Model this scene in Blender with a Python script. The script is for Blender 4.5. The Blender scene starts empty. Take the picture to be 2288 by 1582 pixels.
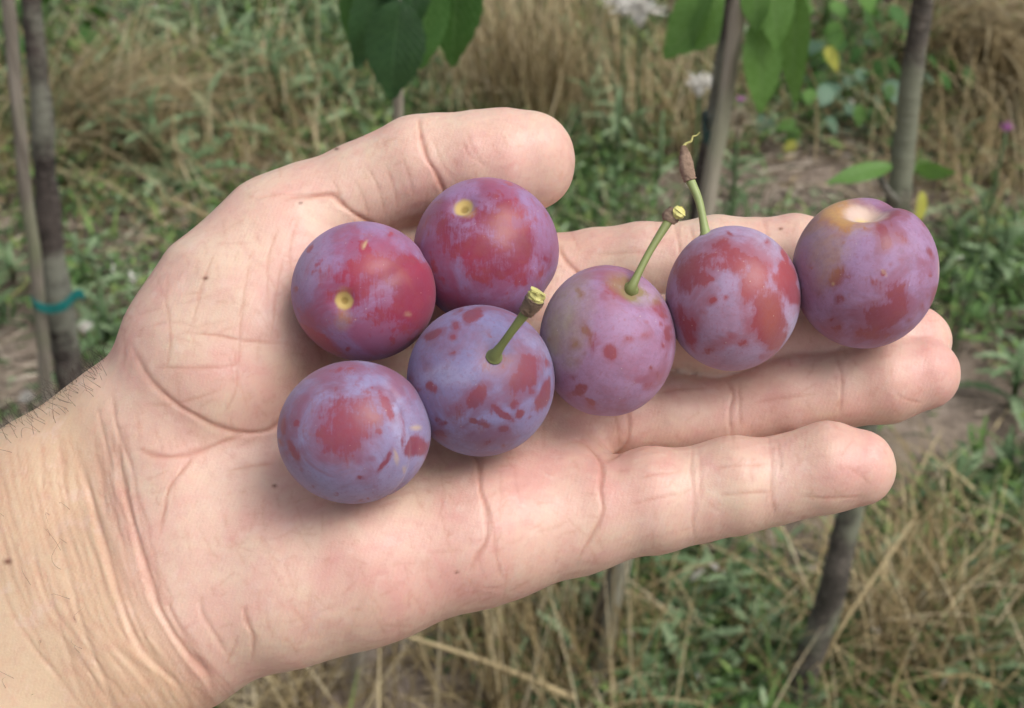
import bpy, math, random
import numpy as np
from mathutils import Vector, Matrix

SC = bpy.context.scene
COL = SC.collection
rng = np.random.default_rng(7)
random.seed(7)
R_ = math.radians

# ------------------------------------------------------------------ camera
PITCH = R_(36.0)
FPX = 1144.0 / math.tan(R_(20.0))          # focal length in photograph pixels
D0 = 0.325                                 # distance of the hand from the lens
CAM = np.array([0.0, 0.0, 1.25])
FW = np.array([0.0, math.cos(PITCH), -math.sin(PITCH)])
RT = np.array([1.0, 0.0, 0.0])
UP = np.array([0.0, math.sin(PITCH), math.cos(PITCH)])
cd = bpy.data.cameras.new("camera")
cam = bpy.data.objects.new("camera", cd)
COL.objects.link(cam)
cam.location = CAM
cam.rotation_euler = (R_(90.0) - PITCH, 0, 0)
cd.sensor_width = 36.0
cd.angle = R_(40.0)
cd.clip_start = 0.02
cd.clip_end = 300.0
cd.dof.use_dof = True
cd.dof.focus_distance = 0.318
cd.dof.aperture_fstop = 26.0
SC.camera = cam

# ------------------------------------------------------------------ sky and sun (soft, thin overcast)
SUN_EL, SUN_AZ = R_(58.0), R_(118.0)       # azimuth clockwise from +Y
w = bpy.data.worlds.new("World")
SC.world = w
w.use_nodes = True
nt = w.node_tree
nt.nodes.clear()
sky = nt.nodes.new("ShaderNodeTexSky")
sky.sky_type = 'NISHITA'
sky.sun_disc = False
sky.sun_elevation = SUN_EL
sky.sun_rotation = SUN_AZ
sky.air_density = 1.0
sky.dust_density = 6.0
sky.ozone_density = 1.0
hs = nt.nodes.new("ShaderNodeHueSaturation")
hs.inputs['Saturation'].default_value = 0.5
bg = nt.nodes.new("ShaderNodeBackground")
bg.inputs['Strength'].default_value = 0.11
wo = nt.nodes.new("ShaderNodeOutputWorld")
nt.links.new(sky.outputs[0], hs.inputs['Color'])
nt.links.new(hs.outputs[0], bg.inputs['Color'])
nt.links.new(bg.outputs[0], wo.inputs['Surface'])
sd = bpy.data.lights.new("sun", 'SUN')
sd.energy = 1.25
sd.angle = R_(36.0)
sd.color = (1.0, 0.97, 0.93)
sun = bpy.data.objects.new("sun", sd)
COL.objects.link(sun)
sdir = Vector((math.sin(SUN_AZ) * math.cos(SUN_EL), math.cos(SUN_AZ) * math.cos(SUN_EL), math.sin(SUN_EL)))
sun.rotation_euler = sdir.to_track_quat('Z', 'Y').to_euler()
SC.view_settings.view_transform = 'Standard'
SC.view_settings.look = 'None'
SC.view_settings.gamma = 1.0
SC.view_settings.use_curve_mapping = False
SC.view_settings.exposure = 0.38

# ------------------------------------------------------------------ helpers
def ray(px, py):
    return FW + RT * (px - 1144.0) / FPX + UP * (791.0 - py) / FPX

def G(px, py, z=0.0):
    d = ray(px, py)
    t = (z - CAM[2]) / d[2]
    return CAM + d * t

def W(px, py, dist):
    """a point at the given depth along the optical axis"""
    return CAM + ray(px, py) * dist

def pt(px, py, z):
    """hand space (millimetres, z towards the lens)"""
    d = D0 * 1000.0 - z
    return np.array([(px - 1144.0) / FPX * d, (791.0 - py) / FPX * d, z])

HAND = Matrix(((RT[0], UP[0], -FW[0], CAM[0] + FW[0] * D0),
               (RT[1], UP[1], -FW[1], CAM[1] + FW[1] * D0),
               (RT[2], UP[2], -FW[2], CAM[2] + FW[2] * D0),
               (0, 0, 0, 1)))
MM = FPX / (D0 * 1000.0)                    # pixels per mm at the hand

def mesh(name, v, f, mat=None, smooth=True, mat_idx=None):
    me = bpy.data.meshes.new(name)
    v = np.asarray(v, dtype=np.float32)
    if isinstance(f, np.ndarray):
        n, k = f.shape
        me.vertices.add(len(v))
        me.vertices.foreach_set('co', v.ravel())
        me.loops.add(n * k)
        me.loops.foreach_set('vertex_index', f.astype(np.int32).ravel())
        me.polygons.add(n)
        me.polygons.foreach_set('loop_start', np.arange(0, n * k, k, dtype=np.int32))
        me.update(calc_edges=True)
    else:
        me.from_pydata([tuple(p) for p in v], [], f)
        me.update()
    if smooth:
        me.polygons.foreach_set('use_smooth', np.ones(len(me.polygons), dtype=bool))
    if mat: 
        for m in (mat if isinstance(mat, (list, tuple)) else [mat]):
            me.materials.append(m)
    return me

def attr(me, name, vals):
    a = me.attributes.new(name, 'FLOAT', 'POINT')
    a.data.foreach_set('value', np.asarray(vals, dtype=np.float32).ravel())

def obj(name, me, parent=None, label=None, cat=None, group=None, kind=None, matrix=None, loc=None):
    o = bpy.data.objects.new(name, me)
    COL.objects.link(o)
    if parent is not None:
        o.parent = parent
        if matrix is not None:                # a matrix given in world space under an unrotated parent
            o.matrix_parent_inverse = Matrix.Translation(-Vector(parent.location))
    if matrix is not None:
        o.matrix_basis = matrix
    if loc is not None:
        o.location = loc
    if label: o['label'] = label
    if cat: o['category'] = cat
    if group: o['group'] = group
    if kind: o['kind'] = kind
    return o

def sinnoise(P, freq, seed, n=10):
    r = np.random.default_rng(seed)
    out = np.zeros(len(P))
    for i in range(n):
        d = r.normal(size=3)
        d /= np.linalg.norm(d)
        out += np.sin(P @ (d * freq * r.uniform(0.6, 1.6)) + r.uniform(0, 6.28))
    return out / math.sqrt(n)

def tube(points, radii, nseg=10, cap=True):
    P = np.asarray(points, float)
    n = len(P)
    T = np.gradient(P, axis=0)
    T /= np.linalg.norm(T, axis=1)[:, None] + 1e-12
    a = np.array([0.0, 0.0, 1.0]) if abs(T[0][2]) < 0.9 else np.array([1.0, 0.0, 0.0])
    V = []
    for i in range(n):
        u = a - T[i] * np.dot(a, T[i]); u /= np.linalg.norm(u); a = u
        v = np.cross(T[i], u)
        for k in range(nseg):
            th = 2 * math.pi * k / nseg
            V.append(P[i] + radii[i] * (u * math.cos(th) + v * math.sin(th)))
    F = []
    for i in range(n - 1):
        for k in range(nseg):
            k2 = (k + 1) % nseg
            F.append((i * nseg + k, i * nseg + k2, (i + 1) * nseg + k2, (i + 1) * nseg + k))
    if cap:
        F.append(tuple(reversed(range(nseg))))
        F.append(tuple((n - 1) * nseg + k for k in range(nseg)))
    return np.array(V), F

def smooth_path(pts, n):
    P = np.asarray(pts, float)
    if len(P) < 3:
        t = np.linspace(0, 1, n)[:, None]
        return P[0] * (1 - t) + P[-1] * t
    Q = np.vstack([2 * P[0] - P[1], P, 2 * P[-1] - P[-2]])
    out = []
    m = len(P) - 1
    for s in np.linspace(0, m - 1e-6, n):
        i = int(s); t = s - i
        p0, p1, p2, p3 = Q[i], Q[i + 1], Q[i + 2], Q[i + 3]
        out.append(0.5 * (2 * p1 + (p2 - p0) * t + (2 * p0 - 5 * p1 + 4 * p2 - p3) * t * t + (3 * p1 - p0 - 3 * p2 + p3) * t ** 3))
    return np.array(out)

class NT:
    def __init__(s, name):
        s.m = bpy.data.materials.new(name)
        s.m.use_nodes = True
        s.t = s.m.node_tree
        s.b = s.t.nodes['Principled BSDF']
    def n(s, typ, **kw):
        x = s.t.nodes.new('ShaderNode' + typ)
        for k, v in kw.items():
            setattr(x, k, v)
        return x
    def l(s, a, b):
        s.t.links.new(a, b)
    def val(s, sock, v):
        if isinstance(v, (int, float)):
            sock.default_value = v
        elif isinstance(v, tuple):
            sock.default_value = v if len(v) == len(sock.default_value) else (*v, 1.0)
        else:
            s.l(v, sock)
    def noise(s, scale, detail=4, rough=0.55, vec=None, dist=0.0):
        x = s.n('TexNoise')
        x.inputs['Scale'].default_value = scale
        x.inputs['Detail'].default_value = detail
        x.inputs['Roughness'].default_value = rough
        x.inputs['Distortion'].default_value = dist
        if vec is not None: s.l(vec, x.inputs['Vector'])
        return x.outputs['Fac']
    def math(s, op, a, b=0.0, c=None, clamp=False):
        x = s.n('Math', operation=op)
        x.use_clamp = clamp
        s.val(x.inputs[0], a); s.val(x.inputs[1], b)
        if c is not None: s.val(x.inputs[2], c)
        return x.outputs[0]
    def mix(s, fac, a, b, blend='MIX'):
        x = s.n('Mix', data_type='RGBA', blend_type=blend)
        s.val(x.inputs[0], fac); s.val(x.inputs[6], a); s.val(x.inputs[7], b)
        return x.outputs[2]
    def attr(s, name):
        x = s.n('Attribute'); x.attribute_name = name
        return x.outputs['Fac']
    def ramp(s, fac, stops, interp='LINEAR'):
        x = s.n('ValToRGB')
        r = x.color_ramp
        r.interpolation = interp
        while len(r.elements) < len(stops): r.elements.new(0.5)
        for e, (p, c) in zip(r.elements, stops):
            e.position = p; e.color = (*c, 1.0)
        s.l(fac, x.inputs[0])
        return x.outputs[0]
    def step(s, v, lo, hi):
        x = s.n('MapRange', interpolation_type='SMOOTHSTEP')
        s.val(x.inputs[0], v); x.inputs[1].default_value = lo; x.inputs[2].default_value = hi
        return x.outputs[0]
    def coord(s, which='Object', scale=None, rot=None):
        c = s.n('TexCoord').outputs[which]
        if scale is None and rot is None: return c
        m = s.n('Mapping')
        s.l(c, m.inputs['Vector'])
        if scale: m.inputs['Scale'].default_value = scale
        if rot: m.inputs['Rotation'].default_value = rot
        return m.outputs[0]
    def bump(s, h, strength, dist, normal=None):
        x = s.n('Bump')
        s.l(h, x.inputs['Height'])
        x.inputs['Strength'].default_value = strength
        x.inputs['Distance'].default_value = dist
        if normal is not None: s.l(normal, x.inputs['Normal'])
        return x.outputs[0]
    def set(s, **kw):
        for k, v in kw.items():
            s.val(s.b.inputs[k.replace('_', ' ')], v)
        return s.m

# ------------------------------------------------------------------ materials
def m_ground():
    t = NT('soil_and_straw_litter')
    c = t.coord('Object')
    a = t.noise(3.0, 6, 0.6, c)
    b = t.noise(26.0, 8, 0.7, c)
    d = t.noise(140.0, 4, 0.6, c)
    col = t.ramp(b, [(0.28, (0.10, 0.075, 0.058)), (0.4, (0.32, 0.25, 0.2)), (0.55, (0.46, 0.37, 0.3)), (0.72, (0.58, 0.48, 0.4))])
    col = t.mix(t.step(a, 0.35, 0.65), col, t.ramp(d, [(0.35, (0.13, 0.1, 0.07)), (0.65, (0.34, 0.27, 0.2))]))
    h = t.math('ADD', t.math('MULTIPLY', b, 2.0), d)
    return t.set(Base_Color=col, Roughness=0.95, Normal=t.bump(h, 0.8, 0.012))

def m_blade(name, stops, rough=0.6, trans=0.0):
    t = NT(name)
    col = t.ramp(t.attr('rnd'), stops)
    v = t.noise(60.0, 2, 0.5, t.coord('Object'))
    col = t.mix(t.math('MULTIPLY', v, 0.5), col, (0.5, 0.5, 0.5), 'MULTIPLY')
    t.set(Base_Color=col, Roughness=rough, Specular_IOR_Level=0.3)
    if trans:
        tr = t.n('BsdfTranslucent'); t.l(col, tr.inputs[0])
        mx = t.n('MixShader'); mx.inputs[0].default_value = trans
        out = t.t.nodes['Material Output']
        t.l(t.b.outputs[0], mx.inputs[1]); t.l(tr.outputs[0], mx.inputs[2]); t.l(mx.outputs[0], out.inputs[0])
    return t.m

STRAW = m_blade('dry_straw', [(0.0, (0.06, 0.043, 0.02)), (0.3, (0.24, 0.175, 0.08)), (0.6, (0.43, 0.33, 0.165)), (0.85, (0.62, 0.51, 0.3)), (1.0, (0.74, 0.64, 0.44))], 0.7, 0.15)
LITTER = m_blade('dead_grass_litter', [(0.0, (0.08, 0.065, 0.05)), (0.3, (0.29, 0.235, 0.18)), (0.65, (0.5, 0.42, 0.33)), (1.0, (0.72, 0.64, 0.52))], 0.8, 0.1)
GREEN = m_blade('green_weed', [(0.0, (0.04, 0.08, 0.025)), (0.4, (0.1, 0.2, 0.055)), (0.75, (0.19, 0.33, 0.095)), (1.0, (0.36, 0.46, 0.15))], 0.6, 0.25)
SAGE = m_blade('grey_green_weed', [(0.0, (0.055, 0.1, 0.04)), (0.5, (0.17, 0.27, 0.125)), (1.0, (0.38, 0.5, 0.29))], 0.65, 0.2)

def m_leaf(name, c1, c2, vein, trans=0.3, rough=0.45):
    t = NT(name)
    uv = t.coord('UV')
    sp = t.n('SeparateXYZ'); t.l(uv, sp.inputs[0])
    u, v = sp.outputs[0], sp.outputs[1]
    au = t.math('ABSOLUTE', t.math('SUBTRACT', u, 0.5))
    ph = t.math('SUBTRACT', t.math('MULTIPLY', v, 11.0), t.math('MULTIPLY', au, 7.0))
    fr = t.math('ABSOLUTE', t.math('SUBTRACT', t.math('FRACT', ph), 0.5))
    veins = t.math('SUBTRACT', 1.0, t.step(fr, 0.0, 0.14))
    mid = t.math('SUBTRACT', 1.0, t.step(au, 0.012, 0.04))
    vv = t.math('MAXIMUM', t.math('MULTIPLY', veins, 0.55), mid)
    n = t.noise(18.0, 4, 0.6, t.coord('Object'))
    col = t.mix(t.step(n, 0.3, 0.7), c1, c2)
    col = t.mix(t.math('MULTIPLY', vv, 0.5), col, vein)
    h = t.math('SUBTRACT', t.math('MULTIPLY', n, 0.5), vv)
    t.set(Base_Color=col, Roughness=rough, Specular_IOR_Level=0.35, Normal=t.bump(h, 0.5, 0.002))
    tr = t.n('BsdfTranslucent'); t.l(t.mix(0.5, col, (0.12, 0.25, 0.03)), tr.inputs[0])
    mx = t.n('MixShader'); mx.inputs[0].default_value = trans
    out = t.t.nodes['Material Output']
    t.l(t.b.outputs[0], mx.inputs[1]); t.l(tr.outputs[0], mx.inputs[2]); t.l(mx.outputs[0], out.inputs[0])
    return t.m

LEAF_DARK = m_leaf('dark_cherry_leaf', (0.022, 0.062, 0.02), (0.035, 0.09, 0.028), (0.06, 0.13, 0.05), 0.12)
LEAF_MID = m_leaf('green_cherry_leaf', (0.045, 0.13, 0.025), (0.07, 0.17, 0.04), (0.13, 0.25, 0.08), 0.3)
LEAF_LIGHT = m_leaf('light_cherry_leaf', (0.13, 0.28, 0.055), (0.18, 0.35, 0.09), (0.22, 0.36, 0.13), 0.35)
LEAF_YELLOW = m_leaf('yellow_leaf', (0.4, 0.42, 0.06), (0.5, 0.48, 0.09), (0.5, 0.5, 0.2), 0.3)
LEAF_GREY = m_leaf('grey_green_leaf', (0.09, 0.18, 0.11), (0.14, 0.24, 0.16), (0.22, 0.32, 0.22), 0.2)

def m_bark(name, dark, light, lich, ring=True, scale=1.0):
    t = NT(name)
    c = t.coord('Object')
    n1 = t.noise(28.0 * scale, 6, 0.65, c)
    ringc = t.noise(40.0 * scale, 4, 0.6, t.coord('Object', scale=(1.0, 1.0, 6.0)))
    n3 = t.noise(6.0 * scale, 3, 0.5, c, 0.5)
    n4 = t.noise(150.0 * scale, 4, 0.7, c)
    col = t.mix(t.step(n1, 0.35, 0.7), dark, light)
    col = t.mix(t.math('MULTIPLY', t.step(n4, 0.5, 0.7), 0.6), col, tuple(x * 1.8 for x in light))
    if ring:
        col = t.mix(t.math('MULTIPLY', t.step(ringc, 0.62, 0.72), 0.6), col, (0.3, 0.27, 0.24))
    col = t.mix(t.math('MULTIPLY', t.step(t.math('ADD', n3, t.math('MULTIPLY', t.math('SUBTRACT', n1, 0.5), 0.4)), 0.5, 0.62), 0.8), col, lich)
    h = t.math('ADD', n1, t.math('MULTIPLY', ringc, 0.8))
    return t.set(Base_Color=col, Roughness=0.85, Normal=t.bump(h, 0.8, 0.004))
BARK = m_bark('cherry_bark', (0.032, 0.025, 0.022), (0.11, 0.09, 0.08), (0.24, 0.25, 0.2))
BARK2 = m_bark('greenish_bark', (0.05, 0.044, 0.036), (0.15, 0.13, 0.11), (0.21, 0.23, 0.16))
def m_wood(name, a, b, g):
    t = NT(name)
    c = t.coord('Object', scale=(1, 1, 0.06))
    n = t.noise(120.0, 5, 0.6, c)
    n2 = t.noise(5.0, 3, 0.6, t.coord('Object'))
    col = t.mix(t.step(n, 0.3, 0.7), a, b)
    col = t.mix(t.math('MULTIPLY', t.step(n2, 0.45, 0.62), 0.8), col, g)
    return t.set(Base_Color=col, Roughness=0.9, Normal=t.bump(n, 0.7, 0.003))
STAKE = m_wood('weathered_stake', (0.15, 0.13, 0.105), (0.33, 0.295, 0.245), (0.19, 0.22, 0.12))
STAKE2 = m_wood('pale_stake', (0.25, 0.22, 0.175), (0.5, 0.45, 0.37), (0.32, 0.33, 0.23))
def m_flat(name, c, rough=0.5, **kw):
    t = NT(name)
    n = t.noise(90.0, 4, 0.6, t.coord('Object'))
    col = t.mix(t.step(n, 0.3, 0.75), tuple(x * 0.75 for x in c), c)
    return t.set(Base_Color=col, Roughness=rough, **kw)
TIE = m_flat('teal_plastic_tie', (0.01, 0.17, 0.16), 0.4)
TIE2 = m_flat('dark_teal_tie', (0.012, 0.07, 0.075), 0.5)
FLUFF = m_flat('white_seed_down', (0.8, 0.78, 0.72), 0.9)
DEADHEAD = m_flat('dry_seed_head', (0.42, 0.36, 0.26), 0.9)
PINK = m_flat('pink_petals', (0.6, 0.24, 0.55), 0.7)

# ------------------------------------------------------------------ ground
gx = np.concatenate([-np.geomspace(60, 3.2, 14), np.linspace(-3, 3, 121), np.geomspace(3.2, 60, 14)])
gy = np.concatenate([-np.geomspace(60, 0.7, 14), np.linspace(-0.5, 6, 131), np.geomspace(6.3, 120, 16)])
X, Y = np.meshgrid(gx, gy, indexing='ij')
def ground_z(x, y):
    P = np.stack([np.ravel(x), np.ravel(y), np.zeros(np.size(x))], 1)
    return (sinnoise(P, 4.0, 3) * 0.008 + sinnoise(P, 14.0, 4) * 0.004).reshape(np.shape(x)) - 0.01
Z = ground_z(X, Y)
nx, ny = X.shape
idx = np.arange(nx * ny).reshape(nx, ny)
F = np.stack([idx[:-1, :-1], idx[1:, :-1], idx[1:, 1:], idx[:-1, 1:]], -1).reshape(-1, 4)
obj('ground', mesh('ground', np.stack([X, Y, Z], -1).reshape(-1, 3), F, m_ground()), kind='structure')

# ------------------------------------------------------------------ grass strips
def strips(base, head, e0, bend, length, width, K=4, rnd=None, twist=None):
    N = len(base)
    side = np.stack([-np.sin(head), np.cos(head), np.zeros(N)], 1)
    if twist is not None:
        side[:, 2] = np.sin(twist); side[:, :2] *= np.cos(twist)[:, None]
    p = base.copy()
    e = e0.copy()
    V = np.zeros((N, K + 1, 2, 3))
    for k in range(K + 1):
        wk = width * (1.0 - (k / K) ** 2 * 0.85)
        V[:, k, 0] = p - side * wk[:, None] * 0.5
        V[:, k, 1] = p + side * wk[:, None] * 0.5
        d = np.stack([np.cos(head) * np.cos(e), np.sin(head) * np.cos(e), np.sin(e)], 1)
        p = p + d * (length / K)[:, None]
        e = e - bend / K
    V = V.reshape(-1, 3)
    V[:, 2] = np.maximum(V[:, 2], 0.003 + 0.01 * rng.random(len(V)))
    b = (np.arange(N) * (K + 1) * 2)[:, None]
    k = np.arange(K)[None, :] * 2
    F = np.stack([b + k, b + k + 1, b + k + 3, b + k + 2], -1).reshape(-1, 4)
    if rnd is None: rnd = rng.random(N)
    return V, F, np.repeat(rnd, (K + 1) * 2)

def strip_obj(name, S, mat, **kw):
    me = mesh(name, S[0], S[1], mat, smooth=False)
    attr(me, 'rnd', S[2])
    return obj(name, me, **kw)

BARE = [(1720, 440, .24), (1900, 430, .22), (530, 390, .16), (270, 560, .12), (2180, 480, .12), (1480, 400, .09), (220, 60, .16), (40, 800, .1), (1680, 1210, .1), (1850, 1180, .08), (850, 1530, .13), (1400, 1560, .07), (2080, 1000, .12), (1900, 1000, .1), (2130, 850, .16), (700, 1540, .08), (1000, 60, .1)]
def spots(n, zones, base_w, xr=(-2.3, 2.3), yr=(0.45, 4.6), bare=0.93):
    """ground positions, denser around given spots (pixel of the spot, radius m, weight)"""
    out = np.zeros((0, 2))
    zc = [(G(a, b)[:2], r, wt) for a, b, r, wt in zones]
    tot = base_w + max([wt for _, _, wt in zc] + [0]) 
    while len(out) < n:
        q = np.stack([rng.uniform(*xr, 4 * n), rng.uniform(*yr, 4 * n)], 1)
        p = np.full(len(q), float(base_w))
        for c, r, wt in zc:
            p += wt * np.exp(-np.sum((q - c) ** 2, 1) / (r * r))
        P3 = np.stack([q[:, 0], q[:, 1], np.zeros(len(q))], 1)
        for (a, b__, rr) in BARE:
            c_ = G(a, b__)[:2]
            p *= 1 - bare * np.exp(-np.sum((q - c_) ** 2, 1) / (rr * rr))
        p *= 0.35 + np.clip(0.65 + 0.65 * sinnoise(P3, 12.0, 11), 0, 2)
        q = q[rng.random(len(q)) * tot < p]
        out = np.vstack([out, q])
    out = out[:n]
    return np.stack([out[:, 0], out[:, 1], ground_z(out[:, 0], out[:, 1])], 1)

U = rng.uniform
dry_z = [(1180, 130, .28, 5), (1470, 220, .2, 4), (2180, 120, .3, 3), (270, 260, .3, 4), (650, 280, .25, 3), (1150, 1480, .2, 4),
         (2020, 1350, .18, 6), (1900, 300, .2, 2), (600, 1560, .2, 3), (350, 480, .2, 2), (2150, 330, .2, 3)]
# lying straw litter
n = 32000
b = spots(n, [(1750, 450, .3, 1), (2150, 700, .3, 1)], 1.0, bare=.3)
b[:, 2] += U(0, 0.02, n)
strip_obj('straw_litter', strips(b, U(0, 6.28, n), U(-0.05, 0.25, n), U(-0.2, 0.6, n), U(0.03, 0.13, n), U(0.0012, 0.0032, n), 3, rng.random(n) ** 1.2),
          LITTER, label='matted litter of dead grass and straw covering the soil', cat='straw litter', kind='stuff')
# standing and leaning dry grass
n = 10500
b = spots(n, dry_z, 0.3)
strip_obj('dry_grass', strips(b, U(0, 6.28, n), U(0.25, 1.4, n), U(0.0, 2.0, n), U(0.06, 0.26, n), U(0.0012, 0.004, n), 5),
          STRAW, label='thin dry yellow brown grass stems growing all over the ground', cat='dry grass', kind='stuff')
# low green weeds, grass-like
green_z = [(450, 100, .4, 5), (800, 180, .35, 5), (250, 700, .2, 4), (2230, 600, .2, 4), (2250, 1000, .15, 5), (1620, 1380, .17, 7), (1550, 1520, .15, 6),
           (2200, 1250, .14, 5), (1900, 160, .3, 4), (1380, 330, .25, 4), (40, 300, .3, 3), (1850, 560, .2, 2), (120, 60, .3, 4), (1500, 40, .3, 3), (1450, 470, .2, 3), (2200, 1500, .14, 6)]
n = 15000
b = spots(n, green_z, 0.45)
strip_obj('green_grass', strips(b, U(0, 6.28, n), U(0.5, 1.5, n), U(0.2, 1.9, n), U(0.03, 0.13, n), U(0.002, 0.006, n), 4),
          GREEN, label='short green grass and weed blades scattered between dry straw', cat='grass', kind='stuff')

# small leaved ground weeds: little ragged leaves in clumps
def leaflets(centres, per, size, spread, seed):
    r = np.random.default_rng(seed)
    N = len(centres) * per
    c = np.repeat(centres, per, 0) + r.normal(size=(N, 3)) * np.array([spread, spread, spread * 0.7])
    c[:, 2] = np.abs(c[:, 2]) + 0.004
    h = r.uniform(0, 6.28, N); e = r.uniform(-0.4, 1.0, N)
    L = r.uniform(0.5, 1.5, N) * size; wd = L * r.uniform(0.2, 0.42, N)
    d = np.stack([np.cos(h) * np.cos(e), np.sin(h) * np.cos(e), np.sin(e)], 1)
    s = np.stack([-np.sin(h), np.cos(h), np.zeros(N)], 1)
    up = np.cross(d, s)
    V = np.zeros((N, 6, 3))
    V[:, 0] = c
    V[:, 1] = c + d * L[:, None] * 0.35 + s * wd[:, None] * 0.5 + up * wd[:, None] * 0.12
    V[:, 2] = c + d * L[:, None] * 0.35 - s * wd[:, None] * 0.5 + up * wd[:, None] * 0.12
    V[:, 3] = c + d * L[:, None] * 0.72 + s * wd[:, None] * 0.36
    V[:, 4] = c + d * L[:, None] * 0.72 - s * wd[:, None] * 0.36
    V[:, 5] = c + d * L[:, None] - up * L[:, None] * 0.15
    bidx = (np.arange(N) * 6)[:, None]
    F = np.concatenate([bidx + np.array([[0, 1, 3, 3]]) * 0 + np.array([[0, 1, 2, 2]]) * 0 for _ in range(0)] or [np.zeros((0, 4), int)])
    T = np.concatenate([bidx + np.array([0, 2, 1]), bidx + np.array([1, 2, 4]), bidx + np.array([1, 4, 3]), bidx + np.array([3, 4, 5])])
    return V.reshape(-1, 3), T, np.repeat(r.random(N), 6)
cs = spots(1500, green_z, 0.5)
S = leaflets(cs, 22, 0.021, 0.028, 5)
strip_obj('weed_leaves', S, GREEN, label='small green weed leaves in low clumps over the soil', cat='weeds', kind='stuff')
cs = spots(1000, green_z, 0.35)
S = leaflets(cs, 26, 0.018, 0.03, 6)
strip_obj('grey_weed_leaves', S, SAGE, label='small grey green weed leaves in low clumps over the soil', cat='weeds', kind='stuff')
n = 260
cs = spots(n, green_z, 0.6, yr=(0.9, 4.2))
S = leaflets(cs + np.array([0, 0, .03]), 1, 0.02, 0.02, 16)
strip_obj('white_petal_litter', S, FLUFF, label='tiny pale flecks of seed down and petals lying in the weeds', cat='seed down', kind='stuff')

def thistle_leaf(seed, raw=False):
    r = np.random.default_rng(seed)
    n = 15
    V, F = [], []
    for i in range(n):
        t = i / (n - 1)
        env = math.sin(math.pi * min(1, t * 0.93 + 0.07)) ** 0.7 * (0.08 + 0.03 * r.random())
        wd = env * (1.0 if i % 2 else 0.38) * (1 + 0.25 * r.normal()) + 0.012
        sw = 0.045 if i % 2 else 0.0
        x = t; z = 0.28 * t - 0.55 * t * t
        V += [(x + sw, -wd, z + 0.25 * wd + 0.015 * r.normal()), (x, 0, z), (x + sw, wd, z + 0.25 * wd + 0.015 * r.normal())]
    for i in range(n - 1):
        a = 3 * i
        F += [(a, a + 1, a + 4, a + 3), (a + 1, a + 2, a + 5, a + 4)]
    if raw: return np.array(V, float), np.array(F)
    me = mesh('thistle_leaf', V, F, SAGE, smooth=False)
    attr(me, 'rnd', np.full(len(V), r.uniform(0.25, 0.95)))
    return me

def feathery(name, n, zones, size, mat, label, seed, low=0.25):
    """small lobed leaves standing and leaning in tufts"""
    r = np.random.default_rng(seed)
    base = np.repeat(spots(n, zones, low), 7, 0)
    N = len(base)
    VV, FF, RR = [], [], []
    for k in range(5):
        v, f = thistle_leaf(100 + k, raw=True)
        ix = np.arange(k, N, 5)
        L = size * r.uniform(.6, 1.35, len(ix)); az = r.uniform(0, 6.28, len(ix)); el = r.uniform(.2, 1.35, len(ix)); ro = r.uniform(-.8, .8, len(ix))
        x = np.stack([np.cos(az) * np.cos(el), np.sin(az) * np.cos(el), np.sin(el)], 1)
        sdv = np.stack([-np.sin(az), np.cos(az), np.zeros(len(ix))], 1)
        up = np.cross(x, sdv)
        y = sdv * np.cos(ro)[:, None] + up * np.sin(ro)[:, None]
        z = np.cross(x, y)
        P = (v[None, :, 0, None] * x[:, None] + v[None, :, 1, None] * y[:, None] * 1.15 + v[None, :, 2, None] * z[:, None]) * L[:, None, None]
        P += (base[ix] + np.stack([r.normal(size=len(ix)) * .012, r.normal(size=len(ix)) * .012, r.uniform(0, .05, len(ix))], 1))[:, None]
        off = sum(len(a) for a in VV)
        FF.append((f[None] + (np.arange(len(ix)) * len(v))[:, None, None]).reshape(-1, 4) + off)
        VV.append(P.reshape(-1, 3)); RR.append(np.repeat(r.random(len(ix)), len(v)))
    V = np.vstack(VV); V[:, 2] = np.maximum(V[:, 2], .003)
    strip_obj(name, (V, np.vstack(FF), np.concatenate(RR)), mat, label=label, cat='weeds', kind='stuff')
feathery('feathery_weeds', 430, green_z, .058, SAGE, 'feathery grey green lobed weeds standing between the dry grass', 31)
feathery('green_feathery_weeds', 220, green_z, .048, GREEN, 'feathery fresh green lobed weeds standing between the dry grass', 32)
# ------------------------------------------------------------------ tussocks of dry grass
def tussock(px, py, n, ln, label, lean=None, e=(0.9, 1.5), bend=(0.8, 2.4), wd=(0.0012, 0.003), rad=0.05, mat=STRAW, group='dry grass tussocks'):
    c = G(px, py)
    b = np.zeros((n, 3)); b[:, :2] = rng.normal(size=(n, 2)) * rad
    head = U(0, 6.28, n) if lean is None else rng.normal(lean, 0.55, n)
    S = strips(b, head, U(*e, n), U(*bend, n), U(*ln, n), U(*wd, n), 7, None)
    o = strip_obj('grass_tussock', S, mat, label=label, cat='grass tussock', group=group)
    o.location = (c[0], c[1], -0.005)
    return o
tussock(1200, 270, 620, (0.16, 0.34), 'upright brown dry grass tussock above the thumb tip', e=(1.1, 1.55), bend=(0.1, 0.9), rad=0.09)
tussock(1130, 200, 300, (0.14, 0.3), 'dry brown grass tussock right of the hanging dark leaves', e=(1.0, 1.5), bend=(0.2, 1.0), rad=0.08)
tussock(1500, 330, 320, (0.12, 0.26), 'dry grass tussock left of the middle stake', e=(0.9, 1.5), bend=(0.3, 1.4), rad=0.07)
tussock(2080, 170, 560, (0.3, 0.55), 'large drooping straw coloured tussock in the upper right corner', lean=-0.5, e=(0.9, 1.45), bend=(1.3, 2.7), wd=(0.0016, 0.0045), rad=0.07)
tussock(2230, 230, 260, (0.35, 0.6), 'arching straw coloured tussock at the right edge above the pink flower', lean=-0.9, e=(0.8, 1.4), bend=(1.0, 2.2), wd=(0.0016, 0.004), rad=0.05)
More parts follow.
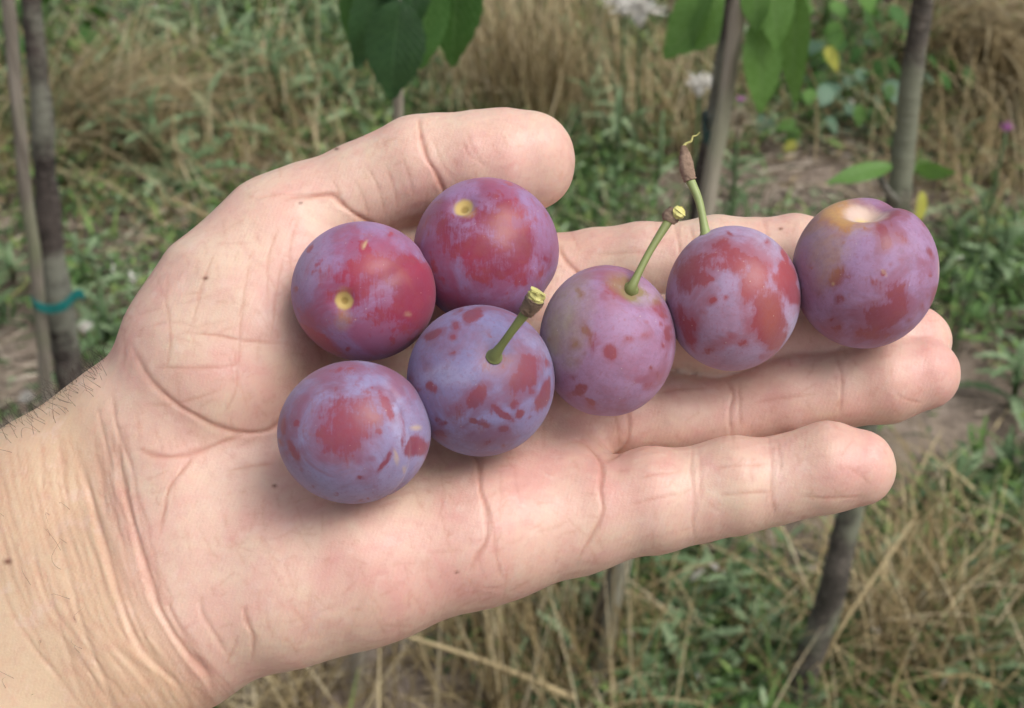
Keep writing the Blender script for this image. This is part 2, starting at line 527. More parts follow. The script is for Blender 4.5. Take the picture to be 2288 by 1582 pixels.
tussock(2200, 400, 300, (0.14, 0.3), 'tangled dry grass tussock behind the right tree', e=(0.7, 1.5), bend=(0.5, 2.0), rad=0.1)
tussock(170, 330, 420, (0.25, 0.42), 'arching straw coloured tussock beside the left tree', lean=0.25, e=(0.6, 1.4), bend=(0.8, 2.2), rad=0.08)
tussock(520, 330, 380, (0.14, 0.3), 'brown dry grass tussock between the thistles on the left', e=(0.6, 1.4), bend=(0.4, 1.8), rad=0.12)
tussock(2010, 1480, 420, (0.12, 0.26), 'dry grass tussock right of the leaning trunk below the fingers', e=(0.8, 1.5), bend=(0.3, 1.5), rad=0.05)
tussock(1180, 1590, 330, (0.14, 0.3), 'upright dry stems under the heel of the hand', e=(1.15, 1.57), bend=(0.0, 0.6), rad=0.08)
tussock(660, 1620, 220, (0.1, 0.2), 'sparse dry grass tussock at the bottom edge below the wrist', e=(0.8, 1.5), bend=(0.2, 1.2), rad=0.05)

# single long dry stalks
def stalk(points, r, label, mat=None):
    P = smooth_path(points, 14)
    c = P[0].copy()
    V, F = tube(P - c, np.linspace(r, r * 0.45, 14), 6)
    me = mesh('dry_stalk', V, F, mat or STRAW)
    attr(me, 'rnd', np.full(len(V), 0.75))
    obj('dry_stalk', me, label=label, cat='dry stalk', group='long dry stalks', loc=c)
stalk([W(1282, 1560, 1.50), W(1090, 1480, 1.46), W(890, 1415, 1.46)], 0.0045, 'thick dry stalk lying slantwise below the hand')
stalk([G(1800, 1560), W(1880, 1400, 1.52), W(2040, 1165, 1.55)], 0.0032, 'long bent dry stalk crossing the leaning lower trunk')
stalk([G(2195, 1600), W(2188, 1460, 1.56), W(2168, 1335, 1.5)], 0.0032, 'straight upright dry stalk near the right bottom corner')
stalk([G(1640, 1500), W(1780, 1390, 1.6), W(1800, 1340, 1.6)], 0.0028, 'hooked dry stalk left of the leaning lower trunk')
stalk([G(1092, 1590), W(1090, 1450, 1.5), W(1085, 1345, 1.48)], 0.0028, 'left upright pale stalk under the heel of the hand')
stalk([G(1115, 1590), W(1118, 1450, 1.5), W(1112, 1345, 1.48)], 0.0025, 'right upright pale stalk under the heel of the hand')
stalk([G(590, 525), W(480, 490, 2.1), W(380, 440, 2.05)], 0.0035, 'pale dry stalk lying beside the thumb base')
stalk([G(150, 240), W(260, 170, 2.4), W(400, 90, 2.3)], 0.003, 'thin straw stalk arching right of the left tree')

# ------------------------------------------------------------------ thistles (lobed grey-green leaves)
TL = [thistle_leaf(s) for s in range(7)]
SEGV, SEGF = tube([(0, 0, 0), (0.01, 0, 0.5), (0, 0.01, 1.0)], [0.011, 0.009, 0.006], 6)
STEMM = mesh('thistle_stem', SEGV, SEGF, SAGE); attr(STEMM, 'rnd', np.full(len(SEGV), 0.4))
def thistle(px, py, h, L, nl, label, seed, lean=(0, 0), flower=None):
    r = random.Random(seed)
    c = G(px, py)
    e = obj('thistle', None, label=label, cat='thistle', group='thistles in the weeds', loc=(c[0], c[1], -0.005))
    e.empty_display_size = 0.05
    s = obj('stem', STEMM, e)
    s.scale = (0.45, 0.45, h); s.rotation_euler = (lean[1], lean[0], 0)
    for i in range(nl):
        t = i / nl
        l = obj('leaf', TL[r.randrange(7)], e)
        z = h * (0.03 + 0.95 * t) if h > 0.06 else 0.012
        l.location = (math.sin(lean[0]) * z, -math.sin(lean[1]) * z, z)
        k = L * (1.15 - 0.65 * t) * r.uniform(0.75, 1.15)
        l.scale = (k, k * 1.1, k)
        l.rotation_euler = (r.uniform(-0.3, 0.3), -r.uniform(0.1, 0.7) - 0.25 * t, i * 2.4 + r.uniform(-0.4, 0.4))
    if flower:
        p = mesh_fluff(flower[1], flower[2], seed)
        f = obj('flower_head', p, e)
        f.location = (math.sin(lean[0]) * h, -math.sin(lean[1]) * h, h)
    return e

def mesh_fluff(rad, mat, seed, n=170):
    r = np.random.default_rng(seed)
    V, F = [], []
    core, cf = tube([(0, 0, -rad * .9), (0, 0, -rad * .45), (0, 0, 0)], [rad * .14, rad * .36, rad * .3], 8)
    V += [tuple(p) for p in core]; F += cf
    for i in range(n):
        d = r.normal(size=3); d[2] = abs(d[2]) * 0.9 - 0.15; d /= np.linalg.norm(d)
        s = np.cross(d, r.normal(size=3)); s /= np.linalg.norm(s)
        a = d * rad * 0.15; q = d * rad * r.uniform(0.35, 1.25) * np.array([1.15, 1, .85]) + r.normal(size=3) * rad * 0.18
        k = len(V)
        wd = rad * 0.045
        V += [tuple(a - s * wd), tuple(a + s * wd), tuple(q + s * wd * .8), tuple(q - s * wd * .8)]
        F.append((k, k + 1, k + 2, k + 3))
    return mesh('seed_head', V, F, mat, smooth=False)

TH = [(480, 330, .1, .15, 12, 'broad thistle between the tall thistle and the hand edge'), (290, 330, .1, .13, 12, 'thistle between the left tree and the tall narrow thistle'), (690, 90, .16, .13, 12, 'thistle left of the hanging dark leaves at the top'),
      (1690, 1480, .08, .11, 12, 'thistle left of the foot of the leaning trunk'), (2140, 1080, .06, .09, 12, 'thistle right of the little fingertip'), (375, 395, .16, .13, 14, 'tall narrow thistle left of the thumb base'), (395, 425, .03, .16, 12, 'low spreading thistle rosette beside the hand edge'),
      (635, 270, .2, .12, 14, 'tall thistle above the thumb knuckle'), (560, 215, .14, .1, 12, 'thistle left of the one above the thumb knuckle'),
      (760, 260, .12, .1, 12, 'thistle below the left hanging leaves'), (300, 110, .14, .12, 12, 'pale thistle right of the left tree top'),
      (430, 90, .16, .12, 12, 'thistle at the top edge, left part'), (540, 60, .14, .13, 12, 'thistle at the top edge between leaves and tree'),
      (1380, 380, .16, .1, 14, 'thistle right of the thumb tip'), (1330, 300, .12, .1, 12, 'thistle behind the thumb tip'),
      (1460, 440, .17, .05, 14, 'slender upright thistle left of the plum stems'), (240, 780, .13, .09, 14, 'grey thistle between the left tree and the palm'),
      (190, 620, .08, .08, 10, 'small thistle behind the left trunk near the teal tie'), (2230, 620, .1, .1, 12, 'thistle at the right edge beside the last plum'),
      (2260, 900, .1, .1, 12, 'thistle at the right edge beside the ring fingertip'), (2260, 1230, .1, .09, 12, 'thistle at the right edge, low'),
      (1600, 1400, .1, .1, 14, 'thistle below the little finger'), (1500, 1530, .1, .1, 12, 'thistle at the bottom edge left of the leaning trunk'),
      (1930, 1540, .04, .1, 12, 'low thistle at the foot of the leaning trunk'), (2260, 1500, .08, .1, 12, 'thistle in the right bottom corner'),
      (1730, 1290, .05, .07, 10, 'small thistle close under the little finger'), (950, 210, .13, .09, 12, 'thistle right below the dark hanging leaves'),
      (30, 620, .06, .08, 10, 'thistle at the left edge below the stake'), (1640, 430, .08, .08, 10, 'thistle right of the middle stake foot'),
      (2180, 500, .07, .08, 10, 'small thistle above the last plum on the right')]
for i, (a, b_, h, L, nl, lb) in enumerate(TH):
    thistle(a, b_, h, L * (0.9 if b_ < 1150 else 0.68), nl, lb, 40 + i, lean=(random.uniform(-.15, .15), random.uniform(-.1, .1)))

def seedhead(px, py, dist, rad, mat, label, cat='seed head', squash=1.0, seed=3):
    top = W(px, py, dist)
    e = obj('seed_head', None, label=label, cat=cat, group='fluffy thistle heads', loc=(top[0], top[1] + 0.01, 0))
    P = smooth_path([(0, 0, 0), (0.004, -0.006, top[2] * .5), (0, -0.01, top[2])], 8)
    V, F = tube(P, np.full(8, 0.0022), 6)
    me = mesh('stalk', V, F, SAGE); attr(me, 'rnd', np.full(len(V), .3))
    obj('stalk', me, e)
    f = obj('tuft', mesh_fluff(rad, mat, seed), e)
    f.location = (0, -0.01, top[2]); f.scale = (1, 1, squash)
seedhead(1430, 22, 2.15, 0.03, FLUFF, 'large white fluffy seed head at the top edge', seed=1)
seedhead(1395, 5, 2.2, 0.024, FLUFF, 'smaller white fluffy seed head left of the large one at the top edge', seed=2)
seedhead(1563, 190, 1.95, 0.02, FLUFF, 'grey white fluffy seed head left of the middle stake', seed=3)
seedhead(1652, 275, 1.8, 0.014, DEADHEAD, 'narrow dry beige seed head right of the middle stake', squash=1.9, seed=4)
seedhead(2250, 285, 1.85, 0.007, PINK, 'small pink flower head near the right edge', 'flower', squash=1.3, seed=5)
seedhead(1655, 222, 1.85, 0.005, PINK, 'tiny purple flower head above the dry beige seed head', 'flower', seed=6)
seedhead(60, 888, 1.75, 0.009, FLUFF, 'small white seed head at the left edge above the forearm', seed=7)
seedhead(1228, 440, 1.8, 0.005, FLUFF, 'tiny white seed head right under the thumb tip', seed=8)
seedhead(190, 730, 1.7, 0.008, FLUFF, 'small white seed head right of the left trunk', seed=9)

# ------------------------------------------------------------------ leaves, trees, stakes
def leaf_mesh(mat, seed, curl=0.25, fold=0.25, ratio=0.5):
    r = np.random.default_rng(seed)
    n, m = 16, 6
    V, uv, F = [], [], []
    for i in range(n + 1):
        t = i / n
        wd = ratio * 0.5 * (math.sin(math.pi * t ** 0.85) ** 0.8) * (1 - 0.25 * t) * 1.15
        if t > 0.8: wd = min(wd, ratio * 0.5 * (1.02 - t) * 2.3)
        for j in range(m + 1):
            s = j / m * 2 - 1
            ser = (0.03 * (i % 2) * (abs(s) > 0.9)) * ratio
            y = s * (max(wd, 0.004) + ser)
            x = t - 0.05 * abs(s) * (1 - t)
            z = -curl * t * t + fold * abs(y) + 0.012 * math.sin(9 * t + 2 * s + seed) - 0.5 * y * y
            V.append((x, y, z)); uv.append((j / m, t))
    for i in range(n):
        for j in range(m):
            a = i * (m + 1) + j
            F.append((a, a + m + 1, a + m + 2, a + 1))
    me = mesh('leaf', V, F, mat)
    ul = me.uv_layers.new(name='UVMap')
    for lp in me.loops:
        ul.data[lp.index].uv = uv[lp.vertex_index]
    return me

def place_leaf(parent, a, b_, mat, wpx, roll=0.0, seed=0, curl=0.2, away=0.0, name='leaf', fold=.25, label=None):
    """a, b_: world points of leaf base and tip"""
    a = np.array(a); b_ = np.array(b_)
    L = np.linalg.norm(b_ - a)
    me = leaf_mesh(mat, seed, curl, fold, wpx / L)
    x = Vector(b_ - a).normalized()
    zc = Vector(CAM - a).normalized()
    z = (zc - x * zc.dot(x)).normalized()
    y = z.cross(x)
    M = Matrix((x, y, z)).transposed().to_4x4()
    M = Matrix.Translation(Vector(a)) @ M @ Matrix.Rotation(roll, 4, 'X') @ Matrix.Diagonal((L, L, L, 1))
    return obj(name, me, parent, label=label, matrix=M)

def pxw(px, d): return px * d / FPX

def trunk_mesh(points, radii, mat, seed=1, seg=18, n=40, rough=0.06):
    Q = np.asarray(points, float)
    cl = np.concatenate([[0], np.cumsum(np.linalg.norm(np.diff(Q, axis=0), axis=1))])
    n = 110
    ss = np.linspace(0, cl[-1], n)
    P = np.stack([np.interp(ss, cl, Q[:, i]) for i in range(3)], 1)
    for _ in range(30):
        P[1:-1] = (P[:-2] + 2 * P[1:-1] + P[2:]) / 4
    P[:, 0] += 0.0012 * np.sin(ss * 21 + seed) + 0.0008 * np.sin(ss * 47 + seed * 2)
    rr = np.interp(ss, cl, np.interp(np.linspace(0, 1, len(Q)), np.linspace(0, 1, len(radii)), radii))
    V, F = tube(P, rr, seg)
    c = np.repeat(P, seg, 0)
    nz = 1 + rough * sinnoise(V, 60.0, seed) + rough * 0.8 * sinnoise(V, 190.0, seed + 1) + rough * 0.6 * sinnoise(V * np.array([1, 1, 3]), 330.0, seed + 2)
    V = c + (V - c) * nz[:, None]
    return mesh('trunk', V, F, mat)

def twig(parent, pts, r0, r1, mat=None, name='twig'):
    P = smooth_path(pts, 12)
    V, F = tube(P, np.linspace(r0, r1, 12), 6)
    return obj(name, mesh(name, V, F, mat or BARK), parent)

def crown(parent, base, top, seed, n=5, side=None):
    """branches and leaves above the frame"""
    r = random.Random(seed)
    base = np.array(base); top = np.array(top)
    up = top - base
    for i in range(n):
        t = 0.55 + 0.42 * i / n
        s = base + up * t
        az = i * 2.4 + seed
        L = 0.32 * (1.3 - t) + .1
        e = s + np.array([math.cos(az) * L, math.sin(az) * L + .05, 0.22])
        if e[1] < 0.55: e[1] = 0.9
        twig(parent, [s, (s + e) / 2 + np.array([0, 0, .02]), e], 0.005, 0.002, name='branch')
        for k in range(5):
            q = s + (e - s) * (0.35 + 0.16 * k)
            d = np.array([r.uniform(-1, 1), r.uniform(-.6, 1), -r.uniform(.4, 1.4)]); d /= np.linalg.norm(d)
            ln = r.uniform(.07, .1)
            place_leaf(parent, q, q + d * ln, r.choice([LEAF_MID, LEAF_MID, LEAF_LIGHT]), ln * .48, r.uniform(-1, 1), r.randrange(99))

def to_h(p, q, h):
    """continue the line p->q to height h"""
    p = np.array(p); q = np.array(q)
    return p + (q - p) * (h - p[2]) / (q[2] - p[2])

# right tree, passing behind the plums and fingers
b0 = G(1775, 1570); y0 = b0[1]
def at_y(px, py, y):
    d = ray(px, py); return CAM + d * (y / d[1])
tr = obj('cherry_tree', None, label='young cherry tree with dark trunk rising behind the plum nearest the fingertips', cat='tree', group='young cherry trees', loc=b0)
def child_world(o):  # geometry given in world space under an unrotated parent
    o.matrix_parent_inverse = Matrix.Translation(-Vector(o.parent.location)); return o
def world_mesh_child(parent, name, me, label=None):
    o = obj(name, me, parent, label=label); return child_world(o)
pts = [b0 + np.array([0, 0, -.02]), at_y(1838, 1400, y0), at_y(1904, 1128, y0 + .005), at_y(1975, 760, y0 + .01), at_y(2014, 400, y0 + .015), at_y(2033, 200, y0 + .02), at_y(2056, 0, y0 + .02)]
pts.append(to_h(pts[-2], pts[-1], 1.5))
world_mesh_child(tr, 'trunk', trunk_mesh(pts, [.0155, .0142, .0122, .0112, .0104, .0092, .0085, .006], BARK2, 3, n=60))
ORIG_obj = obj
def fix_children(o):
    for c in o.children:
        if c.matrix_parent_inverse == Matrix.Identity(4) and c.name.split('.')[0] in ('twig', 'branch', 'knot'):
            c.matrix_parent_inverse = Matrix.Translation(-Vector(o.location))
twig(tr, [at_y(2010, 455, y0 + .01), at_y(1985, 430, y0 - .01), at_y(1968, 398, y0 - .012)], .004, .003)
LY = 1.13
place_leaf(tr, at_y(1988, 372, y0 - .01), at_y(1848, 402, y0 - .03), LEAF_LIGHT, pxw(40, 1.3), .5, 4, .1)
place_leaf(tr, at_y(2050, 378, y0), at_y(2130, 388, y0 - .03), LEAF_LIGHT, pxw(34, 1.3), .4, 5, .1)
place_leaf(tr, at_y(2060, 430, y0), at_y(2062, 505, y0 - .02), LEAF_YELLOW, pxw(30, 1.35), -.9, 6, .3, label='yellow leaf')
crown(tr, b0, pts[-1], 3)
fix_children(tr)

# middle: young tree behind a stake, tied together
b1 = G(1335, 1520); y1 = b1[1]
tm = obj('cherry_tree', None, label='slim young cherry tree tied to the middle grey stake, light green leaves at its right', cat='tree', group='young cherry trees', loc=b1 + np.array([-.012, .035, 0]))
pts = [b1 + np.array([-.012, .035, -.02]), at_y(1440, 1050, y1 + .035), at_y(1560, 480, y1 + .035), at_y(1587, 290, y1 + .033), at_y(1614, 160, y1 + .03), at_y(1634, 0, y1 + .03)]
pts.append(to_h(pts[-2], pts[-1], 1.5))
world_mesh_child(tm, 'trunk', trunk_mesh(pts, [.009, .0085, .0075, .0065, .006, .0058, .004], BARK, 9, n=50))
st = obj('stake', None, label='grey wooden stake with dark teal tie, rising behind the plum stems', cat='stake', group='tree stakes', loc=b1)
spts = [b1 + np.array([0, 0, -.02]), at_y(1382, 1290, y1), at_y(1592, 420, y1), at_y(1603, 280, y1), at_y(1625, 175, y1), at_y(1656, 0, y1)]
spts.append(to_h(spts[-2], spts[-1], 1.15))
world_mesh_child(st, 'pole', trunk_mesh(spts, [.0095, .0088, .0078, .0072, .0068, .0068, .007], STAKE2, 5, rough=.035, n=50))
ctr = at_y(1597, 298, y1 + .012)
th = np.linspace(0, 2 * math.pi, 25)
ringp = np.stack([ctr[0] + (.0086 - .001 * np.sin(th)) * np.cos(th), ctr[1] + .012 + .0235 * np.sin(th), ctr[2] + .002 * np.sin(3 * th)], 1)
def band(name, P, h, th_, mat, **kw):
    """a flat strap along the path P"""
    P = np.asarray(P); n = len(P)
    c = P.mean(0)
    V = []
    for p in P:
        d = p - c; d[2] = 0; d /= np.linalg.norm(d) + 1e-9
        for (o_, z_) in ((0, -h / 2), (th_, -h / 2), (th_, h / 2), (0, h / 2)):
            V.append(p + d * o_ + np.array([0, 0, z_]))
    F = [(4 * i + k, 4 * i + (k + 1) % 4, 4 * i + 4 + (k + 1) % 4, 4 * i + 4 + k) for i in range(n - 1) for k in range(4)]
    F += [(0, 3, 2, 1), tuple(4 * (n - 1) + k for k in range(4))]
    V = np.array(V)
    return obj(name, mesh(name, V - c, F, mat, smooth=False), loc=c, **kw)
band('tree_tie', ringp, .012, .0015, TIE2, label='dark teal tie around the middle stake', cat='tree tie', group='plastic tree ties')
d1 = 1.22
for (a, b_, wpx, m, ro, sd_) in [((1640, -30), (1478, 118), 118, LEAF_LIGHT, .35, 11), ((1700, 40), (1712, 258), 74, LEAF_LIGHT, -.35, 12),
                                ((1782, -20), (1757, 236), 66, LEAF_LIGHT, .5, 13), ((1722, -60), (1742, 110), 70, LEAF_LIGHT, -.2, 14), ((1590, -40), (1530, 100), 60, LEAF_LIGHT, .9, 15),
                                ((1690, -60), (1685, 70), 56, LEAF_LIGHT, .3, 29)]:
    lo = .075 if a[0] < 1660 else 0
    place_leaf(tm, at_y(*a, y1 + lo), at_y(*b_, y1 - .03 + lo), m, pxw(wpx * 1.15, d1), ro, sd_, .18)
twig(tm, [at_y(1636, -60, y1 + .03), at_y(1690, -70, y1), at_y(1790, -50, y1)], .004, .002)
twig(tm, [at_y(1680, -60, y1), at_y(1690, 5, y1 - .002), at_y(1700, 42, y1)], .0012, .0008)
crown(tm, b1, pts[-1], 5, 4)
fix_children(tm)

# left tree, stake and teal tie
b2 = G(205, 1120); y2 = b2[1]
tl = obj('cherry_tree', None, label='young cherry tree with grey white patched trunk at the left edge', cat='tree', group='young cherry trees', loc=b2)
pts = [b2 + np.array([0, 0, -.02]), at_y(148, 800, y2), at_y(120, 600, y2), at_y(100, 400, y2), at_y(92, 240, y2), at_y(72, 0, y2)]
pts.append(to_h(pts[-2], pts[-1], 1.5))
world_mesh_child(tl, 'trunk', trunk_mesh(pts, [.0175, .0172, .016, .0138, .0115, .0105, .006], BARK, 21, n=60))
for k, (q, z_) in enumerate([((95, 5), 0), ((102, 130), 0)]):
    pass
crown(tl, b2, pts[-1], 8, 4)
fix_children(tl)
s2 = obj('stake', None, label='thin greenish stake left of the left tree trunk', cat='stake', group='tree stakes', loc=at_y(130, 1080, y2 - .03) * np.array([1, 1, 0]))
spts = [at_y(135, 1100, y2 - .03), at_y(108, 880, y2 - .03), at_y(88, 690, y2 - .03), at_y(50, 340, y2 - .03), at_y(14, 0, y2 - .03)]
spts[0][2] = -.02
spts.append(to_h(spts[-2], spts[-1], 1.1))
world_mesh_child(s2, 'pole', trunk_mesh(spts, [.0075, .0075, .0072, .0072, .007, .007], STAKE, 25, rough=.03, n=40))
ctr = at_y(118, 672, y2 - .01)
tie = [at_y(72, 668, y2 - .02), at_y(78, 680, y2 - .045), at_y(110, 690, y2 - .04), at_y(140, 684, y2 - .034), at_y(158, 668, y2 - .02), at_y(172, 657, y2 - .012), at_y(186, 660, y2 - .005)]
band('tree_tie', smooth_path(tie, 20), .012, .0015, TIE, label='bright teal tie around the left trunk and stake', cat='tree tie', group='plastic tree ties')

# slim stake seen above the thumb and below the heel of the hand
b3 = G(788, 1560); y3 = b3[1]
s3 = obj('stake', None, label='pale slim stake behind the dark hanging leaves, above the thumb', cat='stake', group='tree stakes', loc=b3)
spts = [b3 + np.array([0, 0, -.02]), at_y(800, 1450, y3), at_y(850, 800, y3), at_y(890, 240, y3), at_y(900, 60, y3)]
world_mesh_child(s3, 'pole', trunk_mesh(spts, [.0095, .0085, .006, .0042, .004], STAKE2, 31, rough=.03, n=40))

# hanging dark leaves at the top, centre
yb = 0.97
br = obj('leafy_branch', None, label='hanging cluster of large dark green cherry leaves at the top edge', cat='branch', loc=at_y(900, -60, yb))
for (a, b_, wpx, m, ro, sd_, dy) in [((893, 10), (868, 228), 118, LEAF_DARK, .25, 21, -.03), ((856, -50), (800, 160), 92, LEAF_DARK, -.35, 22, 0), ((800, -70), (770, 100), 62, LEAF_MID, .6, 23, .03),
                                     ((955, -60), (948, 160), 96, LEAF_MID, -.3, 24, .01), ((1030, -90), (1000, 155), 112, LEAF_MID, .35, 25, .02), ((900, -110), (930, 70), 90, LEAF_DARK, .1, 26, .0),
                                     ((830, -120), (835, 60), 80, LEAF_DARK, .4, 27, .02), ((985, -120), (1040, 40), 90, LEAF_MID, .0, 28, .03)]:
    place_leaf(br, at_y(*a, yb + dy), at_y(*b_, yb + dy - .02), m, pxw(wpx * 1.08, 1.06), ro, sd_, .12)
twig(br, [at_y(760, -150, yb), at_y(860, -110, yb), at_y(960, -115, yb), at_y(1060, -125, yb)], .003, .002)
twig(br, [at_y(890, -110, yb), at_y(896, -40, yb - .02), at_y(893, 12, yb - .03)], .001, .0008)
fix_children(br)

# broad-leaved plants
def leafy_plant(px, py, h, n, L, mats, label, seed, rad=.08, extra=None):
    r = random.Random(seed)
    c = G(px, py)
    e = obj('leafy_plant', None, label=label, cat='plant', group='broad leaved plants', loc=(c[0], c[1], 0))
    ms = [leaf_mesh(m, seed + i, .25, .2, .72) for i, m in enumerate(mats)]
    for i in range(3):
        az = r.uniform(0, 6.28)
        V, F = tube(smooth_path([(0, 0, 0), (math.cos(az) * rad * .3, math.sin(az) * rad * .3, h * .5), (math.cos(az) * rad, math.sin(az) * rad, h)], 8), np.linspace(.0025, .001, 8), 6)
        me = mesh('stem', V, F, GREEN); attr(me, 'rnd', np.full(len(V), .5))
        obj('stem', me, e)
    for i in range(n):
        l = obj('leaf', ms[r.randrange(len(ms))], e)
        a = r.uniform(0, 6.28); q = rad * math.sqrt(r.random()) * 1.3; z = h * (0.15 + .9 * r.random())
        l.location = (math.cos(a) * q, math.sin(a) * q, z)
        k = L * r.uniform(.6, 1.15)
        l.scale = (k, k, k)
        l.rotation_euler = (r.uniform(-.5, .5), r.uniform(.0, .9), a + r.uniform(-1, 1))
leafy_plant(1870, 170, .28, 60, .055, [LEAF_MID, LEAF_LIGHT, LEAF_LIGHT], 'bright green leafy plant at the top right of the hanging light leaves', 61, .12)
leafy_plant(1830, 90, .3, 40, .05, [LEAF_LIGHT, LEAF_MID], 'tall light green leafy plant at the top edge, right of the hanging light leaves', 67, .1)
leafy_plant(1940, 260, .16, 40, .05, [LEAF_GREY, LEAF_MID], 'grey green leafy plant left of the right trunk', 62, .13)
leafy_plant(1810, 290, .13, 30, .045, [LEAF_GREY, LEAF_LIGHT], 'low leafy plant under the hanging light leaves', 63, .08)
leafy_plant(135, 150, .28, 30, .05, [LEAF_MID, LEAF_LIGHT], 'bright green leafy plant behind the left trunk', 64, .08)
leafy_plant(2130, 420, .05, 8, .04, [LEAF_LIGHT], 'few low light green leaves right of the dark trunk', 65, .06)
leafy_plant(2240, 80, .12, 12, .04, [LEAF_LIGHT, LEAF_GREY], 'small leafy plant in the right top corner', 66, .08)
lf = place_leaf(None, W(1850, 105, 2.2), W(1866, 148, 2.15), LEAF_YELLOW, pxw(26, 2.2), 0, 71, .2, name='yellow_leaf')
lf['label'] = 'bright yellow green leaf on the plants left of the right trunk'; lf['category'] = 'leaf'
lf = place_leaf(None, G(1780, 320, .03), G(1750, 335, .02), LEAF_YELLOW, .02, 0, 72, .2, name='yellow_leaf')
lf['label'] = 'small yellow leaf on the ground right of the middle stake'; lf['category'] = 'leaf'

# ------------------------------------------------------------------ the hand
def seg_d(P, a, b_, ra, rb):
    ab = b_ - a
    t = np.clip((P - a) @ ab / (ab @ ab), 0, 1)
    d = P - a - t[:, None] * ab
    return np.sqrt(np.einsum('ij,ij->i', d, d)) - (ra + (rb - ra) * t)

def smin(a, b_, k):
    h = np.maximum(k - np.abs(a - b_), 0) / k
    return np.minimum(a, b_) - h * h * h * k / 6.0

def chain(P, pts, k=2.5):
    out = None
    Q = [(pt(p[0], p[1], p[2]), p[3] / MM * (D0 * 1000 - p[2]) / (D0 * 1000)) for p in pts]
    for (a, ra), (b_, rb) in zip(Q[:-1], Q[1:]):
        d = seg_d(P, a, b_, ra, rb)
        out = d if out is None else smin(out, d, k)
    return out

PALM = [
    # metacarpals: pixel x, y, depth of the axis (mm), radius (px)
    [(430, 1010, -12, 150), (800, 760, -24, 140), (1240, 645, -25, 112)],
    [(430, 1080, -9, 150), (820, 880, -21, 140), (1230, 775, -19, 112)],
    [(440, 1150, -4, 150), (830, 1010, -13, 140), (1240, 915, -11, 108)],
    [(470, 1250, 1, 150), (830, 1130, -3, 140), (1260, 1080, -2, 108)],
]
HYPO = [(500, 1350, 8, 152), (640, 1312, 8, 160), (820, 1256, 7, 168), (1080, 1190, 5, 147), (1290, 1158, 3, 122)]
THENAR = [(370, 965, -8, 152), (450, 785, -9, 158), (510, 655, -11, 132), (620, 525, -14, 108), (700, 470, -16, 98)]
THENAR2 = [(520, 850, -3, 150), (590, 740, -7, 150), (670, 620, -12, 120)]
THUMB = [(620, 525, -14, 106), (800, 430, -16, 106), (930, 374, -15, 110), (985, 366, -15, 106), (1060, 362, -14, 108), (1130, 357, -14, 109), (1184, 347, -14, 97)]
THUMB_B = [(1050, 372, -16, 104), (1130, 372, -16, 106), (1184, 372, -16, 98)]
WEB = [(700, 560, -24, 110), (900, 560, -28, 90), (1180, 640, -28, 95)]
INDEX = [(1240, 645, -25, 112), (1330, 615, -24, 104), (1435, 600, -21, 101), (1508, 593, -20, 91), (1600, 580, -19, 97), (1700, 579, -19, 89), (1770, 578, -19, 96), (1900, 592, -19, 84)]
MIDDLE = [(1230, 775, -19, 112), (1360, 765, -18, 102), (1500, 752, -17, 98), (1590, 760, -16, 99), (1720, 752, -15, 97), (1830, 752, -14, 89), (1960, 757, -12, 93), (2044, 766, -11, 83)]
RING = [(1240, 915, -12, 108), (1385, 932, -12, 98), (1500, 930, -12, 98), (1632, 928, -11, 84), (1765, 886, -9, 98), (1872, 872, -7, 88), (1980, 850, -5, 98), (2062, 835, -4, 84)]
PINKY = [(1280, 1165, 3, 118), (1350, 1145, 4, 114), (1460, 1117, 4, 121), (1555, 1105, 4, 106), (1645, 1083, 5, 111), (1726, 1075, 5, 99), (1850, 1043, 7, 104), (1916, 1044, 8, 88)]
FORE = [
    [(430, 1010, -12, 145), (290, 965, -12, 140), (110, 1118, -12, 168), (-350, 1420, -12, 215), (-1100, 1900, -12, 260)],
    [(440, 1200, -3, 165), (150, 1370, -2, 190), (-350, 1650, -2, 250), (-1100, 2100, -2, 290)],
    [(500, 1350, 4, 150), (420, 1398, 5, 152), (300, 1450, 6, 165), (60, 1620, 6, 190), (-350, 1900, 6, 230), (-1000, 2330, 6, 260)],
]
def hand_sdf(P):
    d = None
    for c in PALM: 
        q = chain(P, c, 6.0); d = q if d is None else smin(d, q, 14.0)
    for c in FORE:
        d = smin(d, chain(P, c, 14.0), 16.0)
    d = smin(d, chain(P, HYPO, 10.0), 9.0)
    th = smin(chain(P, THENAR, 14.0), chain(P, THENAR2, 8.0), 14.0)
    d = smin(d, th, 9.0)
    d = smin(d, chain(P, WEB, 8.0), 10.0)
    out = smin(d, smin(chain(P, THUMB, 2.5), chain(P, THUMB_B, 2.5), 3.0), 7.0)
    for c, k in ((INDEX, 5.0), (MIDDLE, 5.0), (RING, 5.0), (PINKY, 6.0)):
        out = smin(out, smin(d, chain(P, c, 2.0), k), 1.0)
    return out

